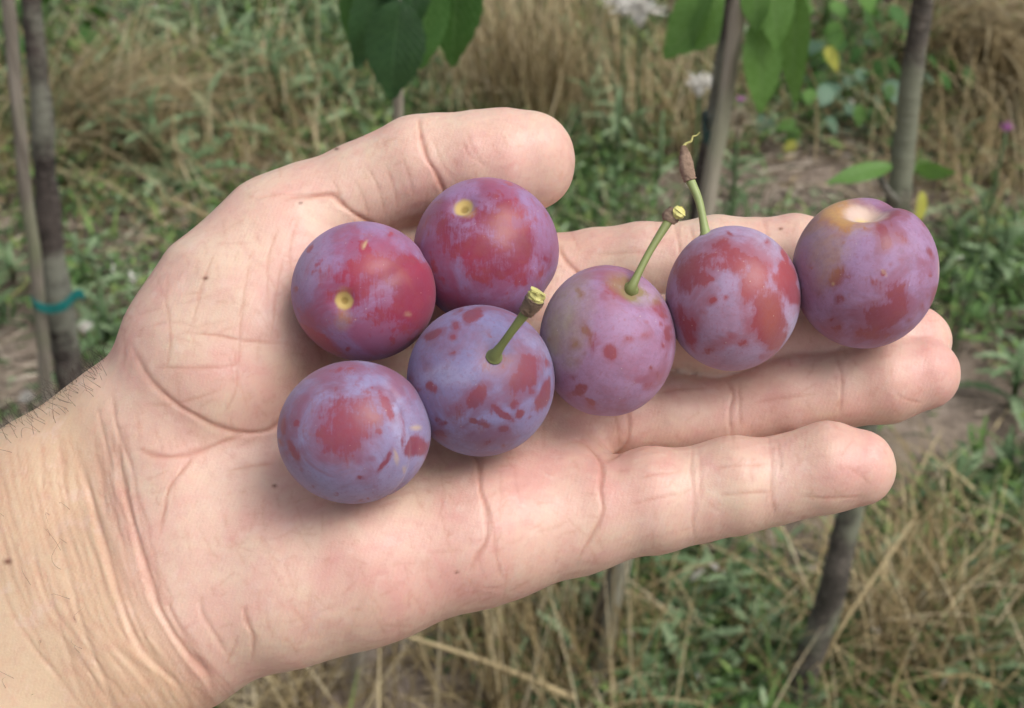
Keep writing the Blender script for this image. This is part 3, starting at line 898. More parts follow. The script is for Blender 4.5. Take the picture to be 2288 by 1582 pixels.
def surface_nets(sdf, lo, hi, h, blk=8):
    lo = np.array(lo, float)
    nb = np.ceil((np.array(hi) - lo) / (h * blk)).astype(int)
    N = nb * blk + 1
    gi = np.stack(np.meshgrid(*[np.arange(k) for k in nb], indexing='ij'), -1).reshape(-1, 3)
    cen = lo + (gi + 0.5) * blk * h
    dc = sdf(cen)
    act = np.abs(dc) < blk * h * 0.87 * 1.5 + 1.0
    Fv = np.repeat(np.repeat(np.repeat(np.sign(dc).reshape(*nb), blk, 0), blk, 1), blk, 2).astype(np.float32) * 10
    Fv = np.pad(Fv, ((0, 1), (0, 1), (0, 1)), mode='edge')
    done = np.zeros(N, dtype=bool)
    for g in gi[act]:
        s = g * blk
        done[s[0]:s[0] + blk + 1, s[1]:s[1] + blk + 1, s[2]:s[2] + blk + 1] = True
    ii = np.argwhere(done)
    vals = np.concatenate([sdf(lo + ch * h) for ch in np.array_split(ii, max(1, len(ii) // 200000))])
    Fv[tuple(ii.T)] = vals
    ins = Fv < 0
    c = [(i, j, k) for i in (0, 1) for j in (0, 1) for k in (0, 1)]
    sh = tuple(n - 1 for n in N)
    cnt = np.zeros(sh, np.int8)
    for (i, j, k) in c:
        cnt += ins[i:i + sh[0], j:j + sh[1], k:k + sh[2]]
    cells = np.argwhere((cnt > 0) & (cnt < 8))
    acc = np.zeros((len(cells), 3)); num = np.zeros(len(cells))
    for a in range(8):
        for b_ in range(a + 1, 8):
            ca, cb = np.array(c[a]), np.array(c[b_])
            if np.abs(ca - cb).sum() != 1: continue
            fa = Fv[tuple((cells + ca).T)]; fb = Fv[tuple((cells + cb).T)]
            m = (fa < 0) != (fb < 0)
            t = np.where(m, fa / np.where(m, fa - fb, 1), 0)
            acc += np.where(m[:, None], ca + (cb - ca) * t[:, None], 0); num += m
    V = lo + (cells + acc / num[:, None]) * h
    idm = np.full(sh, -1, np.int64)
    idm[tuple(cells.T)] = np.arange(len(cells))
    faces = []
    for ax in range(3):
        u, v = (ax + 1) % 3, (ax + 2) % 3
        s0 = [slice(None)] * 3; s1 = [slice(None)] * 3
        s0[ax] = slice(0, -1); s1[ax] = slice(1, None)
        for q in (u, v):
            s0[q] = slice(1, -1); s1[q] = slice(1, -1)
        A = ins[tuple(s0)]; B = ins[tuple(s1)]
        e = np.argwhere(A != B)
        flip = A[tuple(e.T)]
        base = e.copy(); base[:, u] += 1; base[:, v] += 1
        def cell(du, dv):
            q = base.copy(); q[:, u] -= du; q[:, v] -= dv
            return idm[tuple(q.T)]
        quad = np.stack([cell(1, 1), cell(0, 1), cell(0, 0), cell(1, 0)], 1)
        quad[~flip] = quad[~flip][:, ::-1]
        faces.append(quad)
    Fq = np.concatenate(faces)
    return V, Fq[(Fq >= 0).all(1)]

HV, HF = surface_nets(hand_sdf, (-232, -165, -58), (106, 66, 42), 0.9)
def grad(P, e=0.4):
    g = np.stack([hand_sdf(P + np.eye(3)[i] * e) - hand_sdf(P - np.eye(3)[i] * e) for i in range(3)], 1)
    return g / (np.linalg.norm(g, axis=1)[:, None] + 1e-9)
HV = HV - hand_sdf(HV)[:, None] * grad(HV)
me0 = mesh('hand', HV * 0.001, HF)
tmp = bpy.data.objects.new('tmp', me0)
COL.objects.link(tmp)
m1 = tmp.modifiers.new('s', 'SMOOTH'); m1.iterations = 4; m1.factor = 0.4
m2 = tmp.modifiers.new('d', 'SUBSURF'); m2.levels = 1; m2.render_levels = 1
me_h = bpy.data.meshes.new_from_object(tmp.evaluated_get(bpy.context.evaluated_depsgraph_get()))
bpy.data.objects.remove(tmp)
nv = len(me_h.vertices)
co = np.zeros(nv * 3, np.float32); me_h.vertices.foreach_get('co', co)
no = np.zeros(nv * 3, np.float32); me_h.vertices.foreach_get('normal', no)
co = co.reshape(-1, 3).astype(float) * 1000.0
no = no.reshape(-1, 3).astype(float)
dd = D0 * 1000.0 - co[:, 2]
PXY = np.stack([1144 + co[:, 0] / dd * FPX, 791 - co[:, 1] / dd * FPX], 1)
front = np.clip((no[:, 2] + 0.25) / 0.3, 0, 1)

disp = np.zeros(nv); crease = np.zeros(nv); ridge = np.zeros(nv)
def add_crease(pts, w, depth, tint=1.0, lump=0.25, asym=0.0):
    """pts in photo pixels; w mm; depth mm"""
    global disp
    P = smooth_path(pts, max(6, 5 * len(pts)))
    w = max(w * (0.8 if w > 1.2 else 0.6), 0.36); depth = depth * 0.82; lump = lump * (0.5 if lump > .3 else 0.3)
    wob = np.cumsum(np.random.default_rng(int(abs(pts[0][0] * 7 + pts[0][1]))).normal(size=(len(P), 2)), 0) * 0.5
    P = P + wob - wob.mean(0)
    wp = w * MM
    m = (PXY[:, 0] > P[:, 0].min() - 5 * wp) & (PXY[:, 0] < P[:, 0].max() + 5 * wp) & (PXY[:, 1] > P[:, 1].min() - 5 * wp) & (PXY[:, 1] < P[:, 1].max() + 5 * wp) & (front > 0)
    ix = np.nonzero(m)[0]
    if len(ix) == 0: return
    Q = PXY[ix]
    best = np.full(len(ix), 1e9); tt = np.zeros(len(ix)); sg = np.zeros(len(ix))
    n = len(P) - 1
    for i in range(n):
        a, b_ = P[i], P[i + 1]
        ab = b_ - a
        t = np.clip((Q - a) @ ab / (ab @ ab + 1e-9), 0, 1)
        v = Q - a - t[:, None] * ab
        d = np.hypot(v[:, 0], v[:, 1])
        s = np.sign(ab[0] * v[:, 1] - ab[1] * v[:, 0])
        up = d < best
        best[up] = d[up]; tt[up] = (i + t[up]) / n; sg[up] = s[up]
    env = np.clip(np.minimum(tt, 1 - tt) * 5, 0, 1) ** 0.7
    wv = wp * (0.7 + 0.5 * np.sin(tt * 9 + pts[0][0]) ** 2)
    x = best / wv
    prof = -np.exp(-(x ** 1.4)) + lump * np.exp(-((x - 2.2) / 1.0) ** 2) * (1 + asym * sg)
    disp[ix] += prof * depth * env * front[ix]
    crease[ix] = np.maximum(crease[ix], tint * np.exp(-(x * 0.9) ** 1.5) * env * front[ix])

C = add_crease
# life line and the branches at the heel of the hand
C([(760, 790), (690, 860), (640, 930), (600, 962), (545, 967), (490, 954), (437, 930), (395, 905), (330, 845), (285, 765)], 1.0, 0.6, .7)
C([(560, 968), (490, 992), (420, 1015), (350, 1017), (300, 1000)], 0.9, 0.4, .7)
C([(440, 1010), (395, 1065), (372, 1110), (355, 1200)], 0.7, 0.3, .7)
C([(615, 1035), (560, 1040), (500, 1050)], 0.8, 0.25, .5)
C([(410, 745), (500, 752), (560, 762), (650, 765)], 0.45, 0.16, .7)
C([(320, 730), (400, 720), (450, 742)], 0.4, 0.1, .3)
C([(345, 820), (400, 822), (470, 822), (560, 815)], 0.45, 0.14, .5)
C([(320, 900), (370, 905), (440, 890), (500, 870)], 0.4, 0.1, .4)
for q in ([(622, 500), (600, 580), (598, 690)], [(640, 560), (620, 640), (600, 780)], [(560, 570), (540, 700), (530, 860)], [(480, 560), (450, 640), (430, 730)],
          [(670, 480), (650, 540), (648, 600)], [(520, 760), (530, 860), (500, 930)], [(360, 640), (380, 740), (370, 840)]):
    C(q, 0.45, 0.11, .45)
# thumb creases
C([(938, 262), (940, 300), (952, 350), (973, 388), (990, 425), (1000, 460)], 0.75, 0.75, .9, asym=.5)
C([(962, 300), (985, 360), (1020, 410)], 0.6, 0.12, .2)
C([(620, 440), (700, 437), (742, 436), (770, 462), (805, 488), (850, 515), (900, 560)], 0.9, 0.75, .9, asym=.6)
C([(740, 400), (760, 440), (775, 470)], 0.5, .15, .4)
for q in ([(820, 370), (845, 420), (860, 480)], [(860, 365), (880, 420), (890, 470)], [(790, 400), (815, 450), (825, 490)], [(900, 350), (915, 400), (925, 440)],
          [(1040, 290), (1060, 340), (1075, 360)], [(1030, 310), (1048, 345), (1090, 375)]):
    C(q, 0.55, 0.17, .35)
C([(560, 445), (620, 432), (690, 440)], .5, .12, .3)
# palm creases
C([(1040, 1000), (1067, 1035), (1074, 1095), (1086, 1144), (1087, 1200), (1068, 1240), (1048, 1278)], 0.8, 0.55, .7)
C([(1074, 1080), (1100, 1180), (1108, 1240), (1125, 1300)], 0.7, 0.2, .4)
C([(1280, 985), (1320, 1000), (1345, 1040), (1340, 1092), (1345, 1140), (1326, 1190), (1305, 1225), (1285, 1265)], 0.8, 0.42, .6)
C([(1245, 545), (1262, 580), (1290, 610), (1300, 640)], .8, .5, .7)
C([(1345, 1030), (1375, 1020), (1400, 990), (1405, 950), (1400, 900)], .7, .4, .6)
C([(1385, 1010), (1380, 960), (1370, 910)], .6, .22, .5)
# wrist folds
C([(258, 990), (270, 1060), (282, 1116), (311, 1218), (336, 1295), (362, 1372), (420, 1459), (465, 1512), (480, 1560)], 1.2, 0.62, .6, lump=.55, asym=.5)
C([(175, 1010), (210, 1134), (238, 1221), (273, 1344), (304, 1424), (338, 1475), (395, 1530), (430, 1580)], 1.2, 0.65, .5, lump=.5, asym=.6)
C([(235, 1180), (285, 1330), (330, 1440), (380, 1500), (420, 1550)], 0.9, 0.4, .3)
C([(375, 1350), (405, 1410), (440, 1470), (470, 1520)], 0.8, 0.4, .3)
C([(120, 1180), (170, 1350), (200, 1440), (240, 1530), (260, 1600)], 1.0, 0.35, .2)
C([(60, 1150), (90, 1290), (140, 1420), (180, 1560)], 1.0, 0.22, .15)
C([(245, 880), (262, 960), (300, 1060)], .8, .3, .3)
C([(215, 900), (232, 980), (255, 1080)], .8, .25, .2)
C([(447, 1330), (452, 1370), (480, 1420), (510, 1470)], 0.9, 0.35, .3)
C([(545, 1355), (550, 1385), (566, 1424), (562, 1480)], 0.8, 0.45, .6)
C([(530, 1420), (520, 1450), (505, 1490)], .6, .25, .4)
C([(900, 1180), (830, 1300), (780, 1400), (765, 1450)], 1.4, .2, .1)
C([(660, 1440), (700, 1380), (760, 1350)], 1.2, .15, .1)
# finger flexion creases
for q, dpt in (([(1548, 992), (1545, 1050), (1550, 1110), (1547, 1170), (1550, 1215)], .22), ([(1560, 998), (1566, 1060), (1563, 1120)], .15), ([(1716, 972), (1724, 1020), (1722, 1080), (1728, 1130), (1730, 1160)], .22),
               ([(1735, 975), (1742, 1020), (1745, 1060)], .14), ([(1618, 850), (1635, 880), (1630, 930), (1640, 980)], .35), ([(1650, 850), (1652, 900), (1655, 960)], .2),
               ([(1862, 785), (1876, 820), (1880, 870), (1878, 930)], .25), ([(1540, 500), (1550, 540), (1555, 580)], .25), ([(1507, 500), (1515, 540), (1520, 580)], .3), ([(1705, 485), (1712, 520), (1715, 560)], .22)):
    C(q, 0.7, dpt, .35)
# lengthwise finger lines
for q in ([(1425, 1070), (1470, 1060), (1520, 1056)], [(1405, 1128), (1460, 1115), (1530, 1100)], [(1600, 1045), (1650, 1040), (1720, 1037)], [(1600, 1110), (1660, 1102), (1730, 1098)],
          [(1790, 1105), (1850, 1115), (1930, 1110)], [(2000, 878), (2030, 895), (2065, 903)], [(1680, 900), (1750, 890), (1830, 880)], [(1460, 880), (1520, 868), (1580, 866)],
          [(1890, 1040), (1920, 1060), (1945, 1085)], [(1330, 570), (1400, 565), (1460, 568)], [(1500, 605), (1560, 600)]):
    C(q, 0.5, 0.14, .4)
# forearm skin: many fine cross wrinkles following the wrist folds
r_ = np.random.default_rng(5)
def fold_x(y): return np.interp(y, [800, 1029, 1116, 1218, 1295, 1372, 1459, 1508, 1700], [235, 266, 280, 311, 336, 360, 420, 461, 600])
for k in range(300):
    off = 30 - 370 * r_.random() ** 1.1
    y0_ = r_.uniform(930, 1500) - off * 0.25; ln = r_.uniform(60, 240)
    ys = np.linspace(y0_, y0_ + ln, 5)
    C([(float(fold_x(y) + off + r_.normal() * 3), float(y)) for y in ys], r_.uniform(.45, .75), r_.uniform(.04, .13), .35)
for k in range(420):                       # dense net of very fine lines
    x0, y0_ = r_.uniform(250, 2100), r_.uniform(270, 1450)
    a = r_.choice([1.45, 1.2, -0.2, -0.45, 0.9, 2.2]) + r_.normal() * .2; ln = r_.uniform(12, 55)
    C([(x0, y0_), (x0 + math.cos(a) * ln / 2 + r_.normal() * 2, y0_ + math.sin(a) * ln / 2), (x0 + math.cos(a) * ln, y0_ + math.sin(a) * ln)], .3, r_.uniform(.015, .04), .3)
for k in range(190):                       # faint random palm lines
    x0, y0_ = r_.uniform(260, 1300), r_.uniform(480, 1450)
    a = r_.choice([1.5, 1.35, -0.15, -0.35, 1.1]) + r_.normal() * .15; ln = r_.uniform(25, 90)
    C([(x0, y0_), (x0 + math.cos(a) * ln / 2 + r_.normal() * 3, y0_ + math.sin(a) * ln / 2), (x0 + math.cos(a) * ln, y0_ + math.sin(a) * ln)], .4, r_.uniform(.03, .07), .25)
disp += 0.22 * sinnoise(co, 0.13, 18) + 0.11 * sinnoise(co, 0.35, 8) + 0.035 * sinnoise(co, 1.3, 9)
co2 = co + no * disp[:, None]
me_h.vertices.foreach_set('co', (co2 * 0.001).astype(np.float32).ravel())
# pigment
def blob(x, y, rx, ry=None):
    ry = ry or rx
    return np.exp(-((PXY[:, 0] - x) / rx) ** 2 - ((PXY[:, 1] - y) / ry) ** 2)
pink = 0.38 + 0.14 * sinnoise(co, 0.09, 12) + 0.07 * sinnoise(co, 0.3, 13)
for (x, y, rx, ry, a) in [(1180, 330, 110, 90, .5), (2060, 840, 110, 90, .5), (1900, 1040, 120, 80, .5), (1500, 1080, 70, 50, .3), (1660, 1040, 60, 40, .2), (520, 820, 170, 120, .25),
                          (900, 1290, 220, 80, .35), (1180, 1090, 90, 90, .25), (1530, 900, 100, 50, .3), (1760, 880, 70, 50, .2), (1340, 1080, 40, 60, .35), (1450, 545, 100, 40, .2),
                          (640, 540, 120, 100, .15), (1000, 380, 60, 80, .2), (950, 1060, 60, 30, -.3), (780, 1190, 130, 40, -.2), (1210, 1180, 60, 60, -.15), (1080, 1240, 50, 60, .2)]:
    pink += a * blob(x, y, rx, ry)
tan = np.clip((fold_x(PXY[:, 1]) + 20 - PXY[:, 0]) / 120, 0, 1)
white = np.zeros(nv)
for (x, y, rx, ry) in [(1560, 1040, 22, 40), (1735, 1020, 25, 45), (1740, 1060, 20, 30), (1645, 920, 25, 30), (1880, 850, 28, 35), (700, 980, 90, 30), (1075, 1180, 22, 60), (1548, 1140, 14, 50), (1455, 1165, 40, 20)]:
    white += .6 * blob(x, y, rx, ry)
mole = np.zeros(nv)
for (x, y, r0) in [(459, 621, 6), (672, 453, 4), (613, 1085, 5), (1021, 1277, 4), (752, 333, 5), (18, 1255, 9), (1745, 513, 4)]:
    mole = np.maximum(mole, blob(x, y, r0, r0 * .7))
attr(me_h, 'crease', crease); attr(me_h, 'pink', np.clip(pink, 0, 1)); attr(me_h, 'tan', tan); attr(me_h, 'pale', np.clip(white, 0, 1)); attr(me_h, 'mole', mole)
def m_skin():
    t = NT('skin')
    c = t.coord('Object')
    n1 = t.noise(85.0, 6, 0.68, c, 0.4)
    n2 = t.noise(420.0, 4, 0.65, c)
    n5 = t.noise(170.0, 4, 0.6, c)
    n3 = t.noise(1500.0, 2, 0.5, c)
    pk = t.math('ADD', t.attr('pink'), t.math('MULTIPLY', t.math('SUBTRACT', n1, 0.5), 2.6), clamp=True)
    col = t.mix(pk, (0.69, 0.51, 0.395), (0.65, 0.365, 0.315))
    col = t.mix(t.math('MULTIPLY', t.attr('tan'), 0.75), col, (0.60, 0.45, 0.29))
    col = t.mix(t.math('MULTIPLY', t.attr('pale'), 0.5), col, (0.72, 0.52, 0.46))
    col = t.mix(t.math('MULTIPLY', t.step(n5, 0.56, 0.7), 0.3), col, (0.74, 0.58, 0.5))
    col = t.mix(t.math('MULTIPLY', t.step(n2, 0.48, 0.7), 0.2), col, (0.5, 0.22, 0.18))
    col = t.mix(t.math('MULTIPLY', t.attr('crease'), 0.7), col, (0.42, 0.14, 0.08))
    col = t.mix(t.attr('mole'), col, (0.16, 0.06, 0.035))
    v = t.n('TexVoronoi'); v.feature = 'F1'; v.inputs['Scale'].default_value = 1300.0; v.feature = 'DISTANCE_TO_EDGE'
    t.l(c, v.inputs['Vector'])
    w1 = t.n('TexWave'); w1.inputs['Scale'].default_value = 320.0; w1.inputs['Distortion'].default_value = 3.0; w1.inputs['Detail'].default_value = 2.0
    w1.inputs['Detail Scale'].default_value = 1.5
    t.l(t.coord('Object', rot=(0, 0, 0.3)), w1.inputs['Vector'])
    h = t.math('ADD', t.math('MULTIPLY', v.outputs['Distance'], 0.35), t.math('ADD', t.math('MULTIPLY', n2, 0.8), t.math('MULTIPLY', w1.outputs['Fac'], 0.12)))
    t.set(Base_Color=col, Roughness=t.math('ADD', 0.36, t.math('MULTIPLY', n2, 0.25)), Specular_IOR_Level=0.5, Normal=t.bump(h, 0.28, 0.0004))
    t.b.inputs['Subsurface Weight'].default_value = 0.35
    t.b.inputs['Subsurface Radius'].default_value = (1.0, 0.35, 0.18)
    t.b.inputs['Subsurface Scale'].default_value = 0.0035
    return t.m
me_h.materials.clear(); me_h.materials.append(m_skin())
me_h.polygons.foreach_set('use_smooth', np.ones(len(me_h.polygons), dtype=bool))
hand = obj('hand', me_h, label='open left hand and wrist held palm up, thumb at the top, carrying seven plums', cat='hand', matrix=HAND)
hand.location = hand.location

# arm hair along the upper edge of the wrist
def m_hair():
    return NT('dark_hair').set(Base_Color=(0.035, 0.022, 0.015), Roughness=0.5)
HM = m_hair()
r_ = np.random.default_rng(15)
sel = np.nonzero((PXY[:, 1] < 1100 - 0.725 * PXY[:, 0]) & (PXY[:, 0] < 240) & (PXY[:, 0] > -250) & (no[:, 1] > 0.3) & (no[:, 2] > -.6) & (no[:, 2] < .8))[0]
sel2 = np.nonzero((PXY[:, 0] < 200) & (PXY[:, 0] > -100) & (no[:, 2] > .55) & (PXY[:, 1] < 1600))[0]
HVv, HFf = [], []
lone = [int(np.argmin(np.hypot(PXY[:, 0] - a, PXY[:, 1] - b_) + (front < .9) * 999)) for a, b_ in zip(r_.uniform(5, 190, 16), r_.uniform(1010, 1570, 16))]
wsel = np.where(PXY[sel, 0] > 0, 5.0, 1.0); wsel *= np.clip(1.1 - np.maximum(PXY[sel, 1] - (985 - 0.725 * PXY[sel, 0]), 0) / 130, 0.05, 1); wsel /= wsel.sum()
for i in list(r_.choice(sel, 230, p=wsel)) + lone:
    p = co2[i]; n_ = no[i]
    L = r_.uniform(2.5, 8.5) if i not in lone else r_.uniform(3, 6)
    d = n_ * 0.5 + np.array([r_.uniform(-.9, .3), r_.uniform(-.1, .7), r_.uniform(-.2, .3)]); d /= np.linalg.norm(d)
    c_ = r_.normal(size=3) * 0.26
    q = [p - n_ * .2, p + d * L * .35, p + (d + c_ * .5) * L * .7, p + (d + c_ * 1.3 - n_ * .35) * L]
    V, F = tube(smooth_path(q, 7), np.linspace(.045, .015, 7), 3, cap=False)
    k = len(HVv)
    HVv += list(V * .001); HFf += [tuple(a + k for a in f) for f in F]
ha = obj('arm_hair', mesh('arm_hair', HVv, HFf, HM), hand, kind='stuff')

# ------------------------------------------------------------------ plums
def m_plum(name, red, dark, bloomc, warm, seed):
    scarc = ((0.62, 0.46, 0.38), (0.6, 0.48, 0.16)) if seed == 7 else ((0.5, 0.36, 0.12), (0.3, 0.2, 0.05))
    t = NT(name)
    c = t.n('Vector' + 'Math', operation='ADD')
    t.l(t.coord('Object'), c.inputs[0]); c.inputs[1].default_value = (seed * 0.37, seed * .11, seed * .23)
    c = c.outputs[0]
    n1 = t.noise(75.0, 6, 0.62, c, 0.6)
    n2 = t.noise(220.0, 5, 0.65, c, 0.3)
    n3 = t.noise(1100.0, 4, 0.7, c)
    sm = t.n('Mapping'); sm.inputs['Scale'].default_value = (1.0, 0.16, 0.6); sm.inputs['Rotation'].default_value = (0.2, 0.3, seed * 1.1); t.l(c, sm.inputs['Vector'])
    n6 = t.noise(1500.0, 3, 0.6, sm.outputs[0])
    n4 = t.noise(40.0, 3, 0.5, c)
    rub = t.attr('rub')
    edge = t.math('ADD', rub, t.math('ADD', t.math('ADD', t.math('MULTIPLY', t.math('SUBTRACT', n2, 0.5), 1.2), t.math('MULTIPLY', t.math('SUBTRACT', n6, 0.5), 0.55)), t.math('MULTIPLY', t.math('SUBTRACT', n1, 0.5), 0.9)))
    r1 = t.step(edge, 0.25, 0.74)                              # wiped patches
    r2 = t.math('MULTIPLY', t.step(t.math('ADD', n1, t.math('MULTIPLY', rub, 0.25)), 0.47, 0.68), 0.6)   # natural mottling
    r3 = t.math('MULTIPLY', t.step(n3, 0.5, 0.68), 0.3)
    bare = t.math('MAXIMUM', t.math('MAXIMUM', r1, r2), r3)
    bare = t.math('MULTIPLY', bare, 0.93)
    skin = t.mix(t.step(n4, 0.35, 0.65), red, dark)
    wm = t.math('ADD', t.attr('warm'), t.math('MULTIPLY', t.math('SUBTRACT', n2, 0.5), 0.35), clamp=True)
    skin = t.mix(wm, skin, warm)
    n5 = t.noise(95.0, 4, 0.6, c)
    blc = t.mix(t.step(n5, 0.3, 0.7), bloomc, tuple(0.62 * a + 0.38 * b_ for a, b_ in zip(bloomc, red)))
    blc = t.mix(t.math('MULTIPLY', wm, 0.75), blc, tuple(0.55 * a + 0.45 * b_ for a, b_ in zip((.42, .42, .33), warm)))
    blc = t.mix(t.math('MULTIPLY', t.attr('pale'), 0.8), blc, (0.45, 0.45, 0.62))
    grain = t.noise(650.0, 5, 0.75, c)
    blc = t.mix(t.math('MULTIPLY', t.step(grain, 0.38, 0.7), 0.35), blc, tuple(0.5 * a for a in bloomc))
    blc = t.mix(t.math('MULTIPLY', t.step(n1, 0.6, 0.3), 0.5), blc, tuple(min(1, 1.22 * a) for a in bloomc))
    skin = t.mix(t.math('MULTIPLY', t.step(grain, 0.35, 0.7), 0.3), skin, tuple(0.55 * a + 0.3 * b_ for a, b_ in zip(red, bloomc)))
    col = t.mix(bare, blc, skin)
    col = t.mix(t.step(t.math('ADD', t.attr('scar'), t.math('MULTIPLY', t.math('SUBTRACT', n2, 0.5), 0.6)), 0.2, 0.75), col, t.mix(t.step(t.attr('scar'), 0.9, 1.3), scarc[0], scarc[1]))
    col = t.mix(t.attr('cork'), col, (0.5, 0.36, 0.2))
    sp = t.noise(1700.0, 0, 0.5, c)
    col = t.mix(t.math('MULTIPLY', t.step(sp, 0.84, 0.88), 0.35), col, (0.6, 0.5, 0.42))
    rough = t.math('SUBTRACT', 0.62, t.math('MULTIPLY', bare, 0.24))
    h = t.math('ADD', t.math('MULTIPLY', n2, 0.6), t.math('MULTIPLY', n3, 0.3))
    t.set(Base_Color=col, Roughness=rough, Specular_IOR_Level=0.4, Normal=t.bump(h, 0.2, 0.0006))
    t.b.inputs['Sheen Weight'].default_value = 0.12
    t.b.inputs['Sheen Roughness'].default_value = 0.6
    t.b.inputs['Sheen Tint'].default_value = (0.8, 0.8, 1.0, 1)
    t.b.inputs['Subsurface Weight'].default_value = 0.12
    t.b.inputs['Subsurface Radius'].default_value = (1.0, 0.3, 0.2)
    t.b.inputs['Subsurface Scale'].default_value = 0.003
    return t.m

def ico(sub):
    import bmesh
    bm = bmesh.new()
    bmesh.ops.create_icosphere(bm, subdivisions=sub, radius=1.0)
    v = np.array([x.co[:] for x in bm.verts]); f = np.array([[q.index for q in p.verts] for p in bm.faces])
    bm.free()
    return v, f
IV, IF = ico(6)
STEM_MAT = m_flat('green_stem', (0.22, 0.26, 0.09), 0.55)
STEM_MAT2 = m_flat('pale_green_stem', (0.34, 0.42, 0.16), 0.5)
KNOB = m_wood('woody_knob', (0.12, 0.075, 0.05), (0.36, 0.25, 0.18), (0.3, 0.22, 0.17))
CUT = m_flat('yellow_cut_end', (0.7, 0.66, 0.24), 0.6)

def plum(cx, cy, rx, ry, z, ax, label, cols, patches, warm=(), pale=(), scar=None, dimple=(.10, .25), suture=None, squash=.97, seed=1, cork=(), lean=0.0, shape=None):
    """cx, cy, rx, ry in photo pixels; z of the centre (mm); ax = stem pole in the facing disc"""
    c = pt(cx, cy, z)
    k = (D0 * 1000 - z) / FPX
    a, b_ = rx * k, ry * k
    Vn = IV.copy()
    # small outline irregularity
    rad = 1 + 0.013 * sinnoise(IV, 1.9, seed)
    pole = np.array([ax[0], ax[1], math.sqrt(max(0.0, 1 - ax[0] ** 2 - ax[1] ** 2)) * (ax[2] if len(ax) > 2 else 1)])
    pole /= np.linalg.norm(pole)
    ang = np.arccos(np.clip(IV @ pole, -1, 1)) * (1 + 0.22 * sinnoise(IV, 7.0, seed + 30)) if dimple[1] < .2 else np.arccos(np.clip(IV @ pole, -1, 1))
    rad = rad - dimple[0] * np.exp(-(ang / dimple[1]) ** 2)
    if suture is not None:
        s = np.array(suture[:3], float); s -= pole * (s @ pole); s /= np.linalg.norm(s)
        side = np.cross(pole, s)
        dist = IV @ side
        half = np.clip((IV @ s) * 3 + .3, 0, 1)
        rad = rad - suture[3] * np.exp(-(dist / suture[4]) ** 2) * half
    if shape is not None: rad = rad + shape(IV)
    V = Vn * rad[:, None] * np.array([a, b_, (a + b_) / 2 * squash])
    rr_ = np.random.default_rng(seed + 900)
    patches = list(patches)
    for _ in range(34):
        a_, q_ = rr_.uniform(0, 6.28), math.sqrt(rr_.random()) * .97
        sz = rr_.uniform(.015, .07)
        patches.append((math.cos(a_) * q_, math.sin(a_) * q_, sz * rr_.uniform(.5, 2.2), sz, rr_.uniform(-1, 1), rr_.uniform(.3, .75)))
    me = mesh('plum', V * .001, IF, m_plum('plum_skin_%s' % 'abcdefghij'[seed % 10], *cols, seed))
    wx = 0.05 * sinnoise(IV, 6.0, seed + 50) + 0.03 * sinnoise(IV, 15.0, seed + 70)
    wy = 0.05 * sinnoise(IV, 6.0, seed + 60) + 0.03 * sinnoise(IV, 15.0, seed + 80)
    def field(lst):
        out = np.zeros(len(IV))
        for (u, v, ru, rv, rot, st_) in lst:
            g = min(1.0, 7 * min(ru, rv)); x = IV[:, 0] - u + wx * g; y = IV[:, 1] - v + wy * g
            cr, sr = math.cos(rot), math.sin(rot)
            e = np.hypot((x * cr + y * sr) / ru, (-x * sr + y * cr) / rv)
            out = np.maximum(out, st_ * np.clip(1.5 - e, 0, 1) * (IV[:, 2] > -0.15))
        return out
    attr(me, 'rub', field(patches)); attr(me, 'warm', field(warm)); attr(me, 'pale', field(pale)); attr(me, 'cork', field(cork))
    attr(me, 'scar', np.clip(1.6 - ang / scar, 0, 1.6) if scar else np.zeros(len(IV)))
    M = HAND @ Matrix.Translation(Vector(c * .001))
    o = obj('plum', me, label=label, cat='plum', group='seven plums lying in the open hand', matrix=M)
    return o, c, pole * np.array([a, b_, (a + b_) / 2 * squash])

RED1 = ((0.31, 0.018, 0.045), (0.19, 0.014, 0.035), (0.27, 0.165, 0.31), (0.5, 0.3, 0.05))
BLU = ((0.25, 0.036, 0.058), (0.17, 0.026, 0.048), (0.24, 0.215, 0.37), (0.4, 0.26, 0.06))
PUR = ((0.28, 0.048, 0.06), (0.2, 0.036, 0.05), (0.33, 0.2, 0.34), (0.27, 0.23, 0.08))
DBL = ((0.22, 0.036, 0.05), (0.14, 0.025, 0.045), (0.195, 0.185, 0.35), (0.36, 0.2, 0.05))
TAN = ((0.26, 0.04, 0.055), (0.19, 0.033, 0.045), (0.31, 0.19, 0.33), (0.5, 0.27, 0.07))
ORG = ((0.33, 0.045, 0.045), (0.24, 0.033, 0.045), (0.34, 0.245, 0.38), (0.38, 0.13, 0.04))
PZ = {1: 12.5, 2: 3.0, 3: 25.5, 4: 18.0, 5: 11.0, 6: 9.5, 7: 9.5}
P = {}
P[1] = plum(813, 650, 161, 156, PZ[1], (-.18, -.19), 'bright red plum with yellow stem scar, between the thumb base and the blue lilac plum', RED1,
            [(.4, -.02, .95, .7, -.2, .62), (.6, .1, .5, .3, -.3, .7), (.8, -.1, .35, .6, .2, 1), (-.55, -.72, .35, .12, -.6, 1), (.0, -.3, .5, .3, 0, .45), (-.15, .05, .16, .14, 0, .7), (.1, .55, .12, .1, 0, .8), (.3, -.75, .4, .2, 0, .4)],
            warm=[(-.18, -.42, .12, .16, 0, .45), (-.18, -.19, .1, .12, 0, .6)], pale=[(-.75, .45, .3, .4, .6, .4)], scar=.11, dimple=(.09, .14), seed=1,
            suture=(.9, .5, 0, .02, .12), cork=[(.09, .6, .022, .06, -.4, .9), (.64, -.35, .04, .03, 0, .4)])
